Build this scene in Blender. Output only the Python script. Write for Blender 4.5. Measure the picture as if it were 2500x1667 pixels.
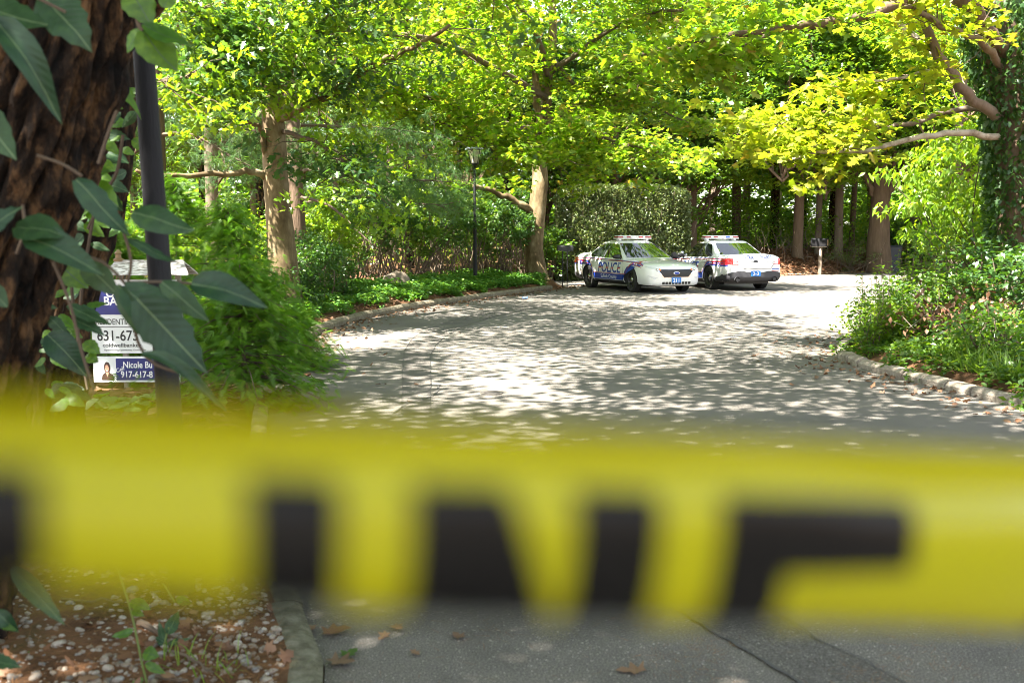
import bpy, bmesh, math, random
import numpy as np
from mathutils import Vector, Matrix, noise
from mathutils.bvhtree import BVHTree
from mathutils.geometry import tessellate_polygon

for o in list(bpy.data.objects):
    bpy.data.objects.remove(o)
scene = bpy.context.scene
COL = scene.collection
R = math.radians

# ------------------------------------------------------------------ camera, light, exposure
FPX, CAM_H, HOR = 2431.0, 1.65, 577.0
PITCH = math.atan((833.5 - HOR) / FPX)
cam = bpy.data.cameras.new('camera')
cam.lens = 35.0
cam.sensor_width = 36.0 * 2431.0 / FPX * 1.0
cam.clip_start, cam.clip_end = 0.01, 400
cam.dof.use_dof = True
cam.dof.focus_distance = 26.0
cam.dof.aperture_fstop = 3.6
cam.dof.aperture_blades = 9
cam_o = bpy.data.objects.new('camera', cam)
COL.objects.link(cam_o)
cam_o.location = (0, 0, CAM_H)
cam_o.rotation_euler = (math.pi / 2 - PITCH, 0, 0)
scene.camera = cam_o

SUN_EL, SUN_TURN = 57.0, -38.0      # elevation; turn from due left, positive = behind the scene
sx = -math.cos(R(SUN_EL)) * math.cos(R(SUN_TURN))
sy = math.cos(R(SUN_EL)) * math.sin(R(SUN_TURN))
sz = math.sin(R(SUN_EL))
SUN_DIR = Vector((sx, sy, sz))
world = bpy.data.worlds.new('World')
scene.world = world
world.use_nodes = True
nt = world.node_tree
bg = nt.nodes['Background']
skyt = nt.nodes.new('ShaderNodeTexSky')
skyt.sky_type = 'NISHITA'
skyt.sun_disc = False
skyt.sun_elevation = R(SUN_EL)
skyt.sun_rotation = math.atan2(sx, sy)
hsv = nt.nodes.new('ShaderNodeHueSaturation')
hsv.inputs['Saturation'].default_value = 0.5     # hazy summer sky
nt.links.new(skyt.outputs[0], hsv.inputs['Color'])
nt.links.new(hsv.outputs[0], bg.inputs[0])
bg.inputs[1].default_value = 0.062
sun = bpy.data.lights.new('sun', 'SUN')
sun.energy = 5.0
sun.angle = R(0.53)
sun.color = (1.0, 0.96, 0.90)
sun_o = bpy.data.objects.new('sun', sun)
COL.objects.link(sun_o)
sun_o.rotation_euler = SUN_DIR.to_track_quat('Z', 'Y').to_euler()
sun_o.location = (-20, 0, 30)

scene.view_settings.view_transform = 'Standard'
scene.view_settings.look = 'None'
scene.view_settings.exposure = 3.2
scene.view_settings.gamma = 1.0
scene.view_settings.use_curve_mapping = False
scene.view_settings.use_white_balance = True
scene.view_settings.white_balance_temperature = 6800
scene.view_settings.white_balance_tint = 10
cy = scene.cycles
cy.max_bounces, cy.diffuse_bounces, cy.glossy_bounces = 7, 4, 2
cy.transmission_bounces, cy.transparent_max_bounces = 5, 6
cy.caustics_reflective = cy.caustics_refractive = False
cy.use_adaptive_sampling = True
cy.adaptive_threshold = 0.01
cy.filter_width = 0.9
cy.use_denoising = True
cy.denoising_input_passes = 'RGB_ALBEDO_NORMAL'
cy.denoising_prefilter = 'ACCURATE'
cy.sample_clamp_indirect = 6.0

# ------------------------------------------------------------------ helpers
rng = np.random.default_rng(7)
random.seed(7)


def ray(px, py):
    x, u = (px - 1250) / FPX, (833.5 - py) / FPX
    c, s = math.cos(PITCH), math.sin(PITCH)
    return Vector((x, c + u * s, -s + u * c))


def W(px, py, Y):
    r = ray(px, py)
    t = Y / r.y
    return Vector((r.x * t, Y, CAM_H + r.z * t))


def G(px, py, z=0.0):
    r = ray(px, py)
    t = (z - CAM_H) / r.z
    return Vector((r.x * t, r.y * t, z))


def tag(o, label=None, cat=None, group=None, kind=None):
    if label: o['label'] = label
    if cat: o['category'] = cat
    if group: o['group'] = group
    if kind: o['kind'] = kind
    return o


def empty(name, loc=(0, 0, 0), rz=0.0):
    o = bpy.data.objects.new(name, None)
    COL.objects.link(o)
    o.location = loc
    o.rotation_euler = (0, 0, rz)
    o.empty_display_size = 0.2
    return o


def link(name, me, parent=None, loc=None, rot=None):
    o = bpy.data.objects.new(name, me)
    COL.objects.link(o)
    if parent is not None:
        o.parent = parent
    if loc is not None: o.location = loc
    if rot is not None: o.rotation_euler = rot
    return o


class MB:
    """collects shapes, then becomes ONE mesh object"""
    def __init__(self):
        self.v, self.f, self.m = [], [], []

    def add(self, vs, fs, mi=0):
        b = len(self.v)
        self.v += [tuple(v) for v in vs]
        self.f += [tuple(i + b for i in f) for f in fs]
        self.m += [mi] * len(fs)

    def box(self, c, s, rot=None, mi=0, taper=1.0):
        vs = []
        for z in (-1, 1):
            k = taper if z > 0 else 1.0
            for x, y in ((-1, -1), (1, -1), (1, 1), (-1, 1)):
                v = Vector((x * s[0] / 2 * k, y * s[1] / 2 * k, z * s[2] / 2))
                if rot is not None: v = rot @ v
                vs.append(v + Vector(c))
        self.add(vs, [(0, 3, 2, 1), (4, 5, 6, 7), (0, 1, 5, 4), (1, 2, 6, 5), (2, 3, 7, 6), (3, 0, 4, 7)], mi)

    def tube(self, pts, rad, n=8, cap=True, mi=0):
        pts = [Vector(p) for p in pts]
        if not hasattr(rad, '__len__'): rad = [rad] * len(pts)
        vs, fs = [], []
        ref = None
        for i, p in enumerate(pts):
            d = (pts[min(i + 1, len(pts) - 1)] - pts[max(i - 1, 0)])
            d = d.normalized() if d.length > 1e-9 else Vector((0, 0, 1))
            if ref is None:
                ref = Vector((1, 0, 0)) if abs(d.x) < .8 else Vector((0, 1, 0))
            a = (ref - d * ref.dot(d)).normalized()
            b = d.cross(a)
            ref = a
            for k in range(n):
                t = 2 * math.pi * k / n
                vs.append(p + (a * math.cos(t) + b * math.sin(t)) * rad[i])
        for i in range(len(pts) - 1):
            for k in range(n):
                k2 = (k + 1) % n
                fs.append((i * n + k, i * n + k2, (i + 1) * n + k2, (i + 1) * n + k))
        if cap:
            fs.append(tuple(range(n - 1, -1, -1)))
            fs.append(tuple((len(pts) - 1) * n + k for k in range(n)))
        self.add(vs, fs, mi)

    def lathe(self, prof, c=(0, 0, 0), axis='z', n=24, mi=0, cap=True):
        """prof: list of (radius, height along the axis)"""
        vs, fs = [], []
        for r, h in prof:
            for k in range(n):
                t = 2 * math.pi * k / n
                a, b = r * math.cos(t), r * math.sin(t)
                v = {'z': (a, b, h), 'y': (a, h, b), 'x': (h, a, b)}[axis]
                vs.append(Vector(v) + Vector(c))
        for i in range(len(prof) - 1):
            for k in range(n):
                k2 = (k + 1) % n
                fs.append((i * n + k, i * n + k2, (i + 1) * n + k2, (i + 1) * n + k))
        if cap:
            fs.append(tuple(range(n - 1, -1, -1)))
            fs.append(tuple((len(prof) - 1) * n + k for k in range(n)))
        self.add(vs, fs, mi)

    def mesh(self, name, mats, smooth=False, fix=True):
        me = bpy.data.meshes.new(name)
        me.from_pydata(self.v, [], self.f)
        for m in (mats if isinstance(mats, (list, tuple)) else [mats]):
            me.materials.append(m)
        if any(self.m):
            me.polygons.foreach_set('material_index', self.m)
        if fix:
            bm = bmesh.new(); bm.from_mesh(me)
            bmesh.ops.recalc_face_normals(bm, faces=bm.faces)
            bm.to_mesh(me); bm.free()
        if smooth:
            me.shade_smooth()
            if smooth is not True:
                me.set_sharp_from_angle(angle=R(smooth))
        me.update()
        return me

    def build(self, name, mats, parent=None, smooth=False, **k):
        return link(name, self.mesh(name, mats, smooth), parent, **k)


# ------------------------------------------------------------------ materials
def nodes_of(name):
    m = bpy.data.materials.new(name)
    m.use_nodes = True
    n = m.node_tree
    for x in list(n.nodes): n.nodes.remove(x)
    out = n.nodes.new('ShaderNodeOutputMaterial')
    return m, n, out


def ramp(n, fac, cols):
    r = n.nodes.new('ShaderNodeValToRGB')
    el = r.color_ramp.elements
    while len(el) < len(cols): el.new(0.5)
    for e, (p, c) in zip(el, cols):
        e.position = p
        e.color = (*c, 1)
    n.links.new(fac, r.inputs[0])
    return r.outputs[0]


def mat(name, cols, scale=8.0, rough=0.7, bump=0.0, bscale=None, detail=6.0, metal=0.0, spec=0.5, stretch=(1, 1, 1), coat=0.0):
    """principled surface; cols = one colour or a ramp [(pos, colour)...] driven by noise in object space"""
    m, n, out = nodes_of(name)
    p = n.nodes.new('ShaderNodeBsdfPrincipled')
    n.links.new(p.outputs[0], out.inputs[0])
    p.inputs['Roughness'].default_value = rough
    p.inputs['Metallic'].default_value = metal
    p.inputs['Specular IOR Level'].default_value = spec
    p.inputs['Coat Weight'].default_value = coat
    p.inputs['Coat Roughness'].default_value = 0.05
    tc = n.nodes.new('ShaderNodeTexCoord')
    mp = n.nodes.new('ShaderNodeMapping')
    mp.inputs['Scale'].default_value = stretch
    n.links.new(tc.outputs['Object'], mp.inputs[0])
    if isinstance(cols[0], (int, float)):
        p.inputs['Base Color'].default_value = (*cols, 1)
    else:
        no = n.nodes.new('ShaderNodeTexNoise')
        no.inputs['Scale'].default_value = scale
        no.inputs['Detail'].default_value = detail
        no.inputs['Roughness'].default_value = 0.65
        n.links.new(mp.outputs[0], no.inputs[0])
        n.links.new(ramp(n, no.outputs[0], cols), p.inputs['Base Color'])
    if bump:
        nb = n.nodes.new('ShaderNodeTexNoise')
        nb.inputs['Scale'].default_value = bscale or scale * 3
        nb.inputs['Detail'].default_value = 8
        n.links.new(mp.outputs[0], nb.inputs[0])
        b = n.nodes.new('ShaderNodeBump')
        b.inputs['Strength'].default_value = bump
        b.inputs['Distance'].default_value = 0.02
        n.links.new(nb.outputs[0], b.inputs['Height'])
        n.links.new(b.outputs[0], p.inputs['Normal'])
    return m


def leaf_mat(name, cols, trans, tmix=0.45, gloss=0.03, grough=0.4):
    """thin leaf: diffuse + translucent + a little gloss; the hue varies from leaf to leaf (attribute rnd)"""
    m, n, out = nodes_of(name)
    at = n.nodes.new('ShaderNodeAttribute'); at.attribute_name = 'rnd'
    c = ramp(n, at.outputs['Fac'], cols)
    d = n.nodes.new('ShaderNodeBsdfDiffuse'); n.links.new(c, d.inputs[0])
    t = n.nodes.new('ShaderNodeBsdfTranslucent')
    ct = ramp(n, at.outputs['Fac'], trans)
    n.links.new(ct, t.inputs[0])
    mx = n.nodes.new('ShaderNodeMixShader'); mx.inputs[0].default_value = tmix
    n.links.new(d.outputs[0], mx.inputs[1]); n.links.new(t.outputs[0], mx.inputs[2])
    g = n.nodes.new('ShaderNodeBsdfGlossy'); g.inputs['Roughness'].default_value = grough
    g.inputs[0].default_value = (0.9, 0.95, 0.9, 1)
    mg = n.nodes.new('ShaderNodeMixShader'); mg.inputs[0].default_value = gloss
    n.links.new(mx.outputs[0], mg.inputs[1]); n.links.new(g.outputs[0], mg.inputs[2])
    n.links.new(mg.outputs[0], out.inputs[0])
    return m


def ln(*cols):
    k = len(cols)
    return [(i / max(1, k - 1), c) for i, c in enumerate(cols)]


M = {}
M['syc'] = leaf_mat('sycamore_leaf', ln((.065, .12, .010), (.105, .155, .012), (.15, .175, .018), (.24, .14, .03)),
                    ln((.17, .38, .010), (.25, .45, .012), (.38, .49, .02), (.5, .28, .03)), .5, .025)
M['yel'] = leaf_mat('yellowing_leaf', ln((.13, .18, .012), (.18, .22, .015), (.24, .25, .02), (.30, .19, .03)),
                    ln((.28, .44, .012), (.37, .49, .015), (.48, .53, .02), (.55, .3, .03)), .5, .025)
M['oak'] = leaf_mat('dark_oak_leaf', ln((.020, .055, .022), (.035, .080, .022), (.06, .11, .02)),
                    ln((.05, .14, .015), (.10, .22, .015), (.2, .3, .02)), .35, .035)
M['mid'] = leaf_mat('woodland_leaf', ln((.035, .085, .018), (.06, .12, .02), (.11, .16, .02)),
                    ln((.10, .26, .012), (.20, .36, .015), (.34, .42, .02)), .45, .03)
M['lime'] = leaf_mat('fresh_green_leaf', ln((.06, .13, .012), (.10, .18, .015), (.16, .21, .02)),
                     ln((.20, .42, .01), (.34, .50, .015), (.45, .5, .02)), .45, .03)
M['shade'] = leaf_mat('shrub_leaf', ln((.022, .060, .018), (.035, .085, .018), (.07, .12, .02)),
                      ln((.05, .16, .01), (.10, .22, .012), (.2, .3, .02)), .35, .035)
M['pine'] = leaf_mat('pine_needle', ln((.045, .10, .040), (.07, .14, .05), (.11, .17, .05)),
                     ln((.10, .22, .05), (.16, .30, .05), (.24, .34, .05)), .35, .02)
M['hem'] = leaf_mat('hemlock_needle', ln((.05, .13, .014), (.09, .19, .018), (.15, .25, .02)),
                    ln((.10, .30, .01), (.18, .40, .012), (.28, .46, .015)), .4, .02)
M['cover'] = leaf_mat('ground_cover_leaf', ln((.05, .15, .03), (.09, .20, .035), (.16, .25, .035)),
                      ln((.10, .30, .02), (.18, .40, .02), (.3, .45, .03)), .35, .035)
M['vine'] = leaf_mat('vine_leaf', ln((.012, .042, .020), (.018, .056, .024), (.032, .072, .024)),
                     ln((.02, .07, .02), (.03, .10, .02), (.06, .14, .02)), .25, .03, .5)
M['vine_bright'] = leaf_mat('bright_vine_leaf', ln((.03, .10, .015), (.05, .13, .018), (.08, .15, .02)),
                            ln((.10, .32, .01), (.16, .4, .012), (.25, .42, .02)), .5, .03, .45)
M['dead'] = leaf_mat('dead_leaf', ln((.10, .045, .022), (.17, .075, .035), (.24, .13, .07), (.10, .06, .04)),
                     ln((.10, .04, .02), (.16, .07, .03), (.2, .1, .05), (.1, .05, .03)), .2, .04, .6)
M['needle_litter'] = leaf_mat('fallen_needle', ln((.12, .05, .02), (.20, .09, .035), (.28, .15, .06)),
                              ln((.1, .05, .02), (.16, .07, .03), (.2, .1, .05)), .1, .03, .6)
M['grass'] = leaf_mat('grass_blade', ln((.08, .16, .02), (.13, .22, .03), (.2, .26, .05)),
                      ln((.2, .4, .02), (.3, .45, .03), (.4, .45, .05)), .4, .03)
M['hosta'] = leaf_mat('hosta_leaf', ln((.10, .20, .05), (.16, .26, .08), (.42, .46, .26)),
                      ln((.2, .4, .02), (.3, .45, .1), (.5, .55, .3)), .35, .035)


def bark(name, cols, scale=6, stretch=(1, 1, .18), bump=.8, rough=.9, bscale=22):
    return mat(name, cols, scale, rough, bump, bscale, stretch=stretch, spec=.2)


M['bark_dark'] = bark('rough_dark_bark', [(.36, (.003, .0025, .002)), (.50, (.020, .012, .007)), (.66, (.125, .068, .030))], 12, (1, 1, .5), 1.0, bscale=46)
M['bark_mid'] = bark('brown_bark', ln((.05, .034, .022), (.11, .075, .05), (.18, .13, .09)), 9)
M['bark_syc'] = mat('flaking_sycamore_bark', [(.30, (.055, .035, .016)), (.45, (.10, .070, .034)), (.55, (.155, .115, .06)), (.70, (.25, .205, .13))],
                    3.2, .8, .35, 14, stretch=(1, 1, .45), spec=.25)
M['bark_grey'] = bark('grey_brown_bark', ln((.07, .052, .036), (.15, .115, .085), (.24, .19, .15)), 8)
M['bark_pale'] = mat('pale_limb_bark', [(.35, (.16, .12, .08)), (.6, (.38, .33, .26))], 7, .8, .3, 20, stretch=(1, 1, 1), spec=.25)
M['twig'] = mat('twig_bark', ln((.05, .035, .022), (.12, .085, .055)), 10, .9)
M['soil'] = mat('forest_soil', [(.28, (.028, .017, .010)), (.45, (.075, .040, .022)), (.58, (.14, .075, .04)), (.75, (.055, .055, .02))],
                2.2, .95, .9, 18, detail=10, spec=.1)
M['conc'] = mat('kerb_concrete', [(.3, (.085, .070, .045)), (.5, (.17, .145, .10)), (.72, (.27, .24, .18))], 9, .9, .6, 70, spec=.2)
M['conc_pale'] = mat('pale_kerb_stone', [(.3, (.12, .10, .078)), (.5, (.24, .205, .165)), (.72, (.36, .32, .27))], 11, .9, .9, 60, spec=.2)
M['conc_moss'] = mat('mossy_kerb_concrete', [(.3, (.06, .058, .036)), (.5, (.125, .118, .08)), (.72, (.22, .21, .16))], 14, .92, .8, 110, spec=.2)


def asphalt(name, dark, light, blotch=1.0):
    m, n, out = nodes_of(name)
    p = n.nodes.new('ShaderNodeBsdfPrincipled')
    n.links.new(p.outputs[0], out.inputs[0])
    p.inputs['Roughness'].default_value = .85
    p.inputs['Specular IOR Level'].default_value = .3
    tc = n.nodes.new('ShaderNodeTexCoord')
    fine = n.nodes.new('ShaderNodeTexNoise'); fine.inputs['Scale'].default_value = 130; fine.inputs['Detail'].default_value = 3
    vor = n.nodes.new('ShaderNodeTexVoronoi'); vor.inputs['Scale'].default_value = 170
    big = n.nodes.new('ShaderNodeTexNoise'); big.inputs['Scale'].default_value = 1.1; big.inputs['Detail'].default_value = 7
    big.inputs['Roughness'].default_value = .7
    for x in (fine, vor, big): n.links.new(tc.outputs['Object'], x.inputs[0])
    a = ramp(n, fine.outputs[0], [(.3, tuple(c * .55 for c in dark)), (.5, dark), (.68, light)])
    b = ramp(n, big.outputs[0], [(.3, (1 - .35 * blotch,) * 3), (.5, (1, 1, 1)), (.7, (1 + .25 * blotch, 1 + .22 * blotch, 1 + .16 * blotch))])
    mx = n.nodes.new('ShaderNodeMix'); mx.data_type = 'RGBA'; mx.blend_type = 'MULTIPLY'; mx.inputs[0].default_value = 1
    n.links.new(a, mx.inputs[6]); n.links.new(b, mx.inputs[7])
    # pale aggregate chips
    chip = ramp(n, vor.outputs['Color'], [(.0, (0, 0, 0)), (.86, (0, 0, 0)), (.95, (1, 1, 1))])
    m2 = n.nodes.new('ShaderNodeMix'); m2.data_type = 'RGBA'
    n.links.new(chip, m2.inputs[0]); n.links.new(mx.outputs[2], m2.inputs[6])
    m2.inputs[7].default_value = (*[min(.5, c * 1.9) for c in light], 1)
    n.links.new(m2.outputs[2], p.inputs['Base Color'])
    bp = n.nodes.new('ShaderNodeBump'); bp.inputs['Strength'].default_value = .7; bp.inputs['Distance'].default_value = .006
    n.links.new(fine.outputs[0], bp.inputs['Height']); n.links.new(bp.outputs[0], p.inputs['Normal'])
    return m


M['road'] = asphalt('worn_asphalt', (.104, .094, .082), (.188, .174, .154))
M['patch'] = asphalt('darker_asphalt', (.080, .072, .064), (.150, .138, .124), .9)
M['tar'] = mat('crack_tar', (.05, .048, .045), rough=.8)
M['patch_near'] = asphalt('dark_aggregate_asphalt', (.074, .067, .059), (.142, .130, .115), .9)
M['iron'] = mat('cast_iron', ln((.05, .045, .04), (.11, .10, .09)), 20, .6, .3, 60, metal=.3)
M['pole'] = mat('grey_painted_metal', ln((.015, .0155, .017), (.028, .0285, .031)), 18, .6, .25, 90, spec=.12, stretch=(1, 1, .2))
M['lamp_glass'] = mat('frosted_lamp_glass', (.62, .60, .52), rough=.25, spec=.5)
M['lamp_cap'] = mat('lamp_cap_metal', (.28, .32, .40), rough=.35, metal=.2)
M['black'] = mat('black_metal', (.012, .012, .013), rough=.45)
M['plastic'] = mat('dark_trim_plastic', (.035, .035, .04), rough=.6)
M['box_dark'] = mat('dull_dark_metal', (.012, .012, .013), rough=.8, spec=.12)
M['tyre'] = mat('tyre_rubber', ln((.010, .010, .010), (.025, .024, .022)), 20, .85)
M['rim'] = mat('black_steel_wheel', (.03, .028, .027), rough=.4, metal=.4)
M['chrome'] = mat('chrome', (.75, .75, .75), rough=.15, metal=1.0)
M['white'] = mat('white_car_paint', ln((.74, .74, .73), (.80, .80, .79)), 2, .28, coat=1.0)
M['glass'] = mat('dark_tinted_glass', (.010, .013, .012), rough=.02, spec=1.0, coat=1.0)
M['blue'] = mat('blue_livery_film', (.012, .045, .30), rough=.35)
M['red'] = mat('red_livery_film', (.42, .018, .03), rough=.35)
M['film'] = mat('white_livery_film', (.80, .80, .80), rough=.4)
M['plate_blue'] = mat('licence_plate_blue', (.01, .16, .52), rough=.4)
M['red_lens'] = mat('red_lamp_lens', (.55, .008, .012), rough=.12, coat=1.0)
M['clear_lens'] = mat('clear_lamp_lens', (.62, .63, .65), rough=.1, coat=1.0)
M['amber'] = mat('amber_lens', (.75, .22, .03), rough=.15, coat=1.0)
M['blue_lens'] = mat('blue_lamp_lens', (.02, .12, .6), rough=.12, coat=1.0)
M['maroon'] = mat('dark_red_lens', (.30, .03, .045), rough=.2, coat=1.0)
M['wood_white'] = mat('flaking_white_paint', [(.40, (.20, .175, .15)), (.50, (.50, .48, .45)), (.60, (.72, .71, .68))], 16, .85, .5, 40, stretch=(1, 3, 5))
M['wood_grey'] = mat('weathered_post_wood', ln((.12, .10, .075), (.25, .22, .17), (.34, .31, .25)), 14, .9, .5, 40, stretch=(1, 1, .2))
M['sign_white'] = mat('sign_panel_white', (.74, .76, .74), rough=.45)
M['sign_blue'] = mat('sign_panel_blue', (.015, .022, .155), rough=.4)
M['ink'] = mat('sign_ink', (.02, .022, .02), rough=.5)
M['skin'] = mat('printed_skin_tone', (.55, .27, .17), rough=.5)
M['hair'] = mat('printed_dark_hair', (.05, .022, .014), rough=.5)
M['brass'] = mat('weathered_brass', (.22, .14, .07), rough=.6, metal=.3)
M['rock'] = mat('boulder_stone', ln((.07, .052, .038), (.14, .11, .08), (.22, .18, .14)), 5, .9, .7, 30)
M['litter'] = mat('pale_blue_litter', (.16, .26, .5), rough=.5)
M['bin'] = mat('dark_bin_plastic', (.018, .022, .032), rough=.5)
M['stake'] = M['wood_grey']


# ------------------------------------------------------------------ foliage: many small leaves in one mesh
def T_simple(w=.30):
    return (np.array([(0, 0, 0), (.45, w, .05), (1, 0, -.06), (.45, -w, .05)], float), [(0, 2, 1), (0, 3, 2)])


def T_lobed(k=1.0):
    o = [(0, 0), (-.05, .34 * k), (.17, .20 * k), (.40, .56 * k), (.50, .20 * k), (.72, .26 * k), (1, 0), (.72, -.26 * k), (.50, -.20 * k),
         (.40, -.56 * k), (.17, -.20 * k), (-.05, -.34 * k)]
    v = [(.28, 0, .03)] + [(x, y, -.10 * abs(y) - .06 * x * x) for x, y in o]
    n = len(o)
    return (np.array(v, float), [(0, 1 + i, 1 + (i + 1) % n) for i in range(n)])


def T_oval():
    v = [(0, 0, 0), (.22, .17, .03), (.55, .23, .02), (.82, .13, -.04), (1, 0, -.10), (.82, -.13, -.04), (.55, -.23, .02), (.22, -.17, .03), (.5, 0, -.03)]
    return (np.array(v, float), [(8, i, (i + 1) % 8) for i in range(8)])


def T_tuft(n=12, spread=.9, w=.022, seed=1):
    r = np.random.default_rng(seed)
    v, f = [], []
    for i in range(n):
        a, b = r.uniform(0, 2 * math.pi), r.uniform(.15, spread)
        d = np.array((math.cos(b), math.sin(b) * math.cos(a), math.sin(b) * math.sin(a)))
        s = np.cross(d, (0, 0, 1)) + r.normal(0, .2, 3)
        s /= np.linalg.norm(s)
        k = len(v)
        L = r.uniform(.7, 1.0)
        v += [s * w, -s * w, d * L]
        f.append((k, k + 1, k + 2))
    return (np.array(v, float), f)


def T_frond(n=9, w=.035):
    v, f = [(0, .012, 0), (0, -.012, 0), (1, 0, -.12)], [(0, 1, 2)]
    for i in range(n):
        x = .06 + .86 * i / n
        L = .34 * (1 - .75 * i / n)
        z = -.12 * x * x
        for s in (1, -1):
            k = len(v)
            v += [(x - w, 0, z), (x + w, 0, z), (x + L * .62, s * L, z - .03)]
            f.append((k, k + 1, k + 2) if s < 0 else (k + 1, k, k + 2))
    return (np.array(v, float), f)


def T_blade():
    return (np.array([(0, .03, 0), (0, -.03, 0), (.6, .018, .05), (.6, -.018, .05), (1, 0, -.08)], float), [(0, 1, 3, 2), (2, 3, 4)])


def orient(r, n, droop=.25, dsig=.3, roll=.45, head=None):
    a = r.uniform(0, 2 * math.pi, n) if head is None else head
    p = r.normal(droop, dsig, n)
    q = r.normal(0, roll, n)
    x = np.stack([np.cos(a) * np.cos(p), np.sin(a) * np.cos(p), -np.sin(p)], 1)
    y0 = np.stack([-np.sin(a), np.cos(a), np.zeros(n)], 1)
    z0 = np.cross(x, y0)
    y = y0 * np.cos(q)[:, None] + z0 * np.sin(q)[:, None]
    z = np.cross(x, y)
    return np.stack([x, y, z], 1)          # rows are the axes


def leaves_mesh(name, T, pos, axes, size, m, rnd=None, seed=0):
    tv, tf = T
    n = len(pos)
    size = np.broadcast_to(np.asarray(size, float), (n,))
    V = pos[:, None, :] + size[:, None, None] * np.einsum('vk,nkj->nvj', tv, axes)
    nv = len(tv)
    if rnd is None:
        rnd = np.random.default_rng(seed).beta(1.6, 2.6, n)
    lt = np.array([len(f) for f in tf])
    flat = np.concatenate([np.array(f) for f in tf])
    loops = (np.arange(n)[:, None] * nv + flat[None, :]).ravel().astype(np.int32)
    tot = np.tile(lt, n).astype(np.int32)
    start = np.concatenate([[0], np.cumsum(tot)[:-1]]).astype(np.int32)
    me = bpy.data.meshes.new(name)
    me.vertices.add(n * nv)
    me.vertices.foreach_set('co', V.astype(np.float32).ravel())
    me.loops.add(len(loops))
    me.loops.foreach_set('vertex_index', loops)
    me.polygons.add(len(tot))
    me.polygons.foreach_set('loop_start', start)
    me.polygons.foreach_set('loop_total', tot)
    at = me.attributes.new('rnd', 'FLOAT', 'POINT')
    at.data.foreach_set('value', np.repeat(rnd, nv).astype(np.float32))
    me.materials.append(m)
    me.update(calc_edges=True)
    return me


def in_ball(r, n, shell=0.0):
    d = r.normal(size=(n, 3))
    d /= np.linalg.norm(d, axis=1)[:, None]
    rad = (r.uniform(shell ** 3, 1, n)) ** (1 / 3)
    return d * rad[:, None]


def clump(r, centers, per, rad=(.6, .6, .28)):
    c = np.repeat(np.asarray(centers, float), per, axis=0)
    return c + in_ball(r, len(c)) * np.array(rad)


def wig(r, a, b, n=6, amp=.06, sag=0.0):
    a, b = Vector(a), Vector(b)
    L = (b - a).length
    out = []
    for i in range(n + 1):
        t = i / n
        p = a.lerp(b, t)
        k = math.sin(math.pi * t)
        p += Vector(r.normal(0, amp * L * k * .5, 3))
        p.z -= sag * L * t * t
        out.append(p)
    return out


def smooth_path(pts, sub=4):
    pts = [Vector(p) for p in pts]
    if len(pts) < 3: return pts
    out = []
    P = [pts[0] * 2 - pts[1]] + pts + [pts[-1] * 2 - pts[-2]]
    for i in range(1, len(P) - 2):
        for k in range(sub):
            t = k / sub
            a, b, c, d = P[i - 1], P[i], P[i + 1], P[i + 2]
            out.append(.5 * ((2 * b) + (c - a) * t + (2 * a - 5 * b + 4 * c - d) * t * t + (3 * b - a - 3 * c + d) * t ** 3))
    out.append(pts[-1])
    return out


def lin_r(n, a, b):
    return [a + (b - a) * (i / (n - 1)) for i in range(n)]


def trunk_mesh(mb, pts, rads, n=14, lump=.06, seed=0):
    """tapered, slightly lumpy trunk along a smooth path, flared at the foot"""
    p = smooth_path(pts, 4)
    rr = np.interp(np.linspace(0, 1, len(p)), np.linspace(0, 1, len(rads)), rads)
    b = len(mb.v)
    mb.tube(p, list(rr), n)
    for i in range(len(p)):
        c = p[i]
        for k in range(n):
            v = Vector(mb.v[b + i * n + k])
            d = v - c
            s = 1 + lump * noise.noise(Vector((v.x * 2.2 + seed, v.y * 2.2, v.z * .8)) ) * 2
            mb.v[b + i * n + k] = tuple(c + d * s)
    return p, rr


def sprays(r, path, n, reach, lift=0.0, t0=.25, mb=None, tr=.012, zjit=.3):
    """centres of leaf sprays along a limb, each on its own twig"""
    cs = []
    for i in range(n):
        t = r.uniform(t0, 1.0) ** .8
        k = min(int(t * (len(path) - 1)), len(path) - 2)
        a = Vector(path[k]).lerp(Vector(path[k + 1]), t * (len(path) - 1) - k)
        d = (Vector(path[-1]) - Vector(path[0])).normalized()
        off = Vector(r.normal(size=3)); off.z *= .35
        off = (off.normalized() + d * .5).normalized() * r.uniform(.25, 1) * reach
        off.z = off.z + lift + r.normal(0, zjit) * reach * .4
        c = a + off
        cs.append(c)
        if mb is not None:
            mb.tube(wig(r, a, c, 4, .1, .05), lin_r(5, tr, tr * .3), 4, cap=False)
    return np.array(cs)


T_S, T_S2, T_L, T_O, T_P, T_F, T_B = T_simple(), T_simple(.22), T_lobed(), T_oval(), T_tuft(), T_frond(), T_blade()

# ------------------------------------------------------------------ kerb lines, road, terrain
KL = [(-.1, -14), (-.2, -6), (-.42, 0), (-.62, 2.8), (-.72, 3.68), (-1.115, 4.76), (-1.75, 7), (-2.35, 9.5), (-2.85, 12), (-3.15, 14.5), (-3.25, 17.2),
      (-2.95, 20), (-2.2, 22.8), (-.56, 27.1), (.9, 30.4), (1.75, 32.3)]
FAR = [(1.7, 34), (1.2, 36.5), (3.2, 38.6), (7, 40.2), (11.3, 42), (18.9, 48), (30, 57), (62, 80)]
KR = [(8.2, -14), (7.4, -4), (6.5, 2), (5.75, 6), (4.92, 9.5), (4.45, 11.9), (4.42, 13.2), (4.9, 14.8), (6.3, 17.0), (9, 20), (14, 25), (22, 33), (34, 43), (72, 72)]


def dens(pl, step=.4):
    p = smooth_path([Vector((a, b, 0)) for a, b in pl], 8)
    out = [p[0]]
    for q in p[1:]:
        if (q - out[-1]).length >= step: out.append(q)
    out.append(p[-1])
    return out


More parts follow.
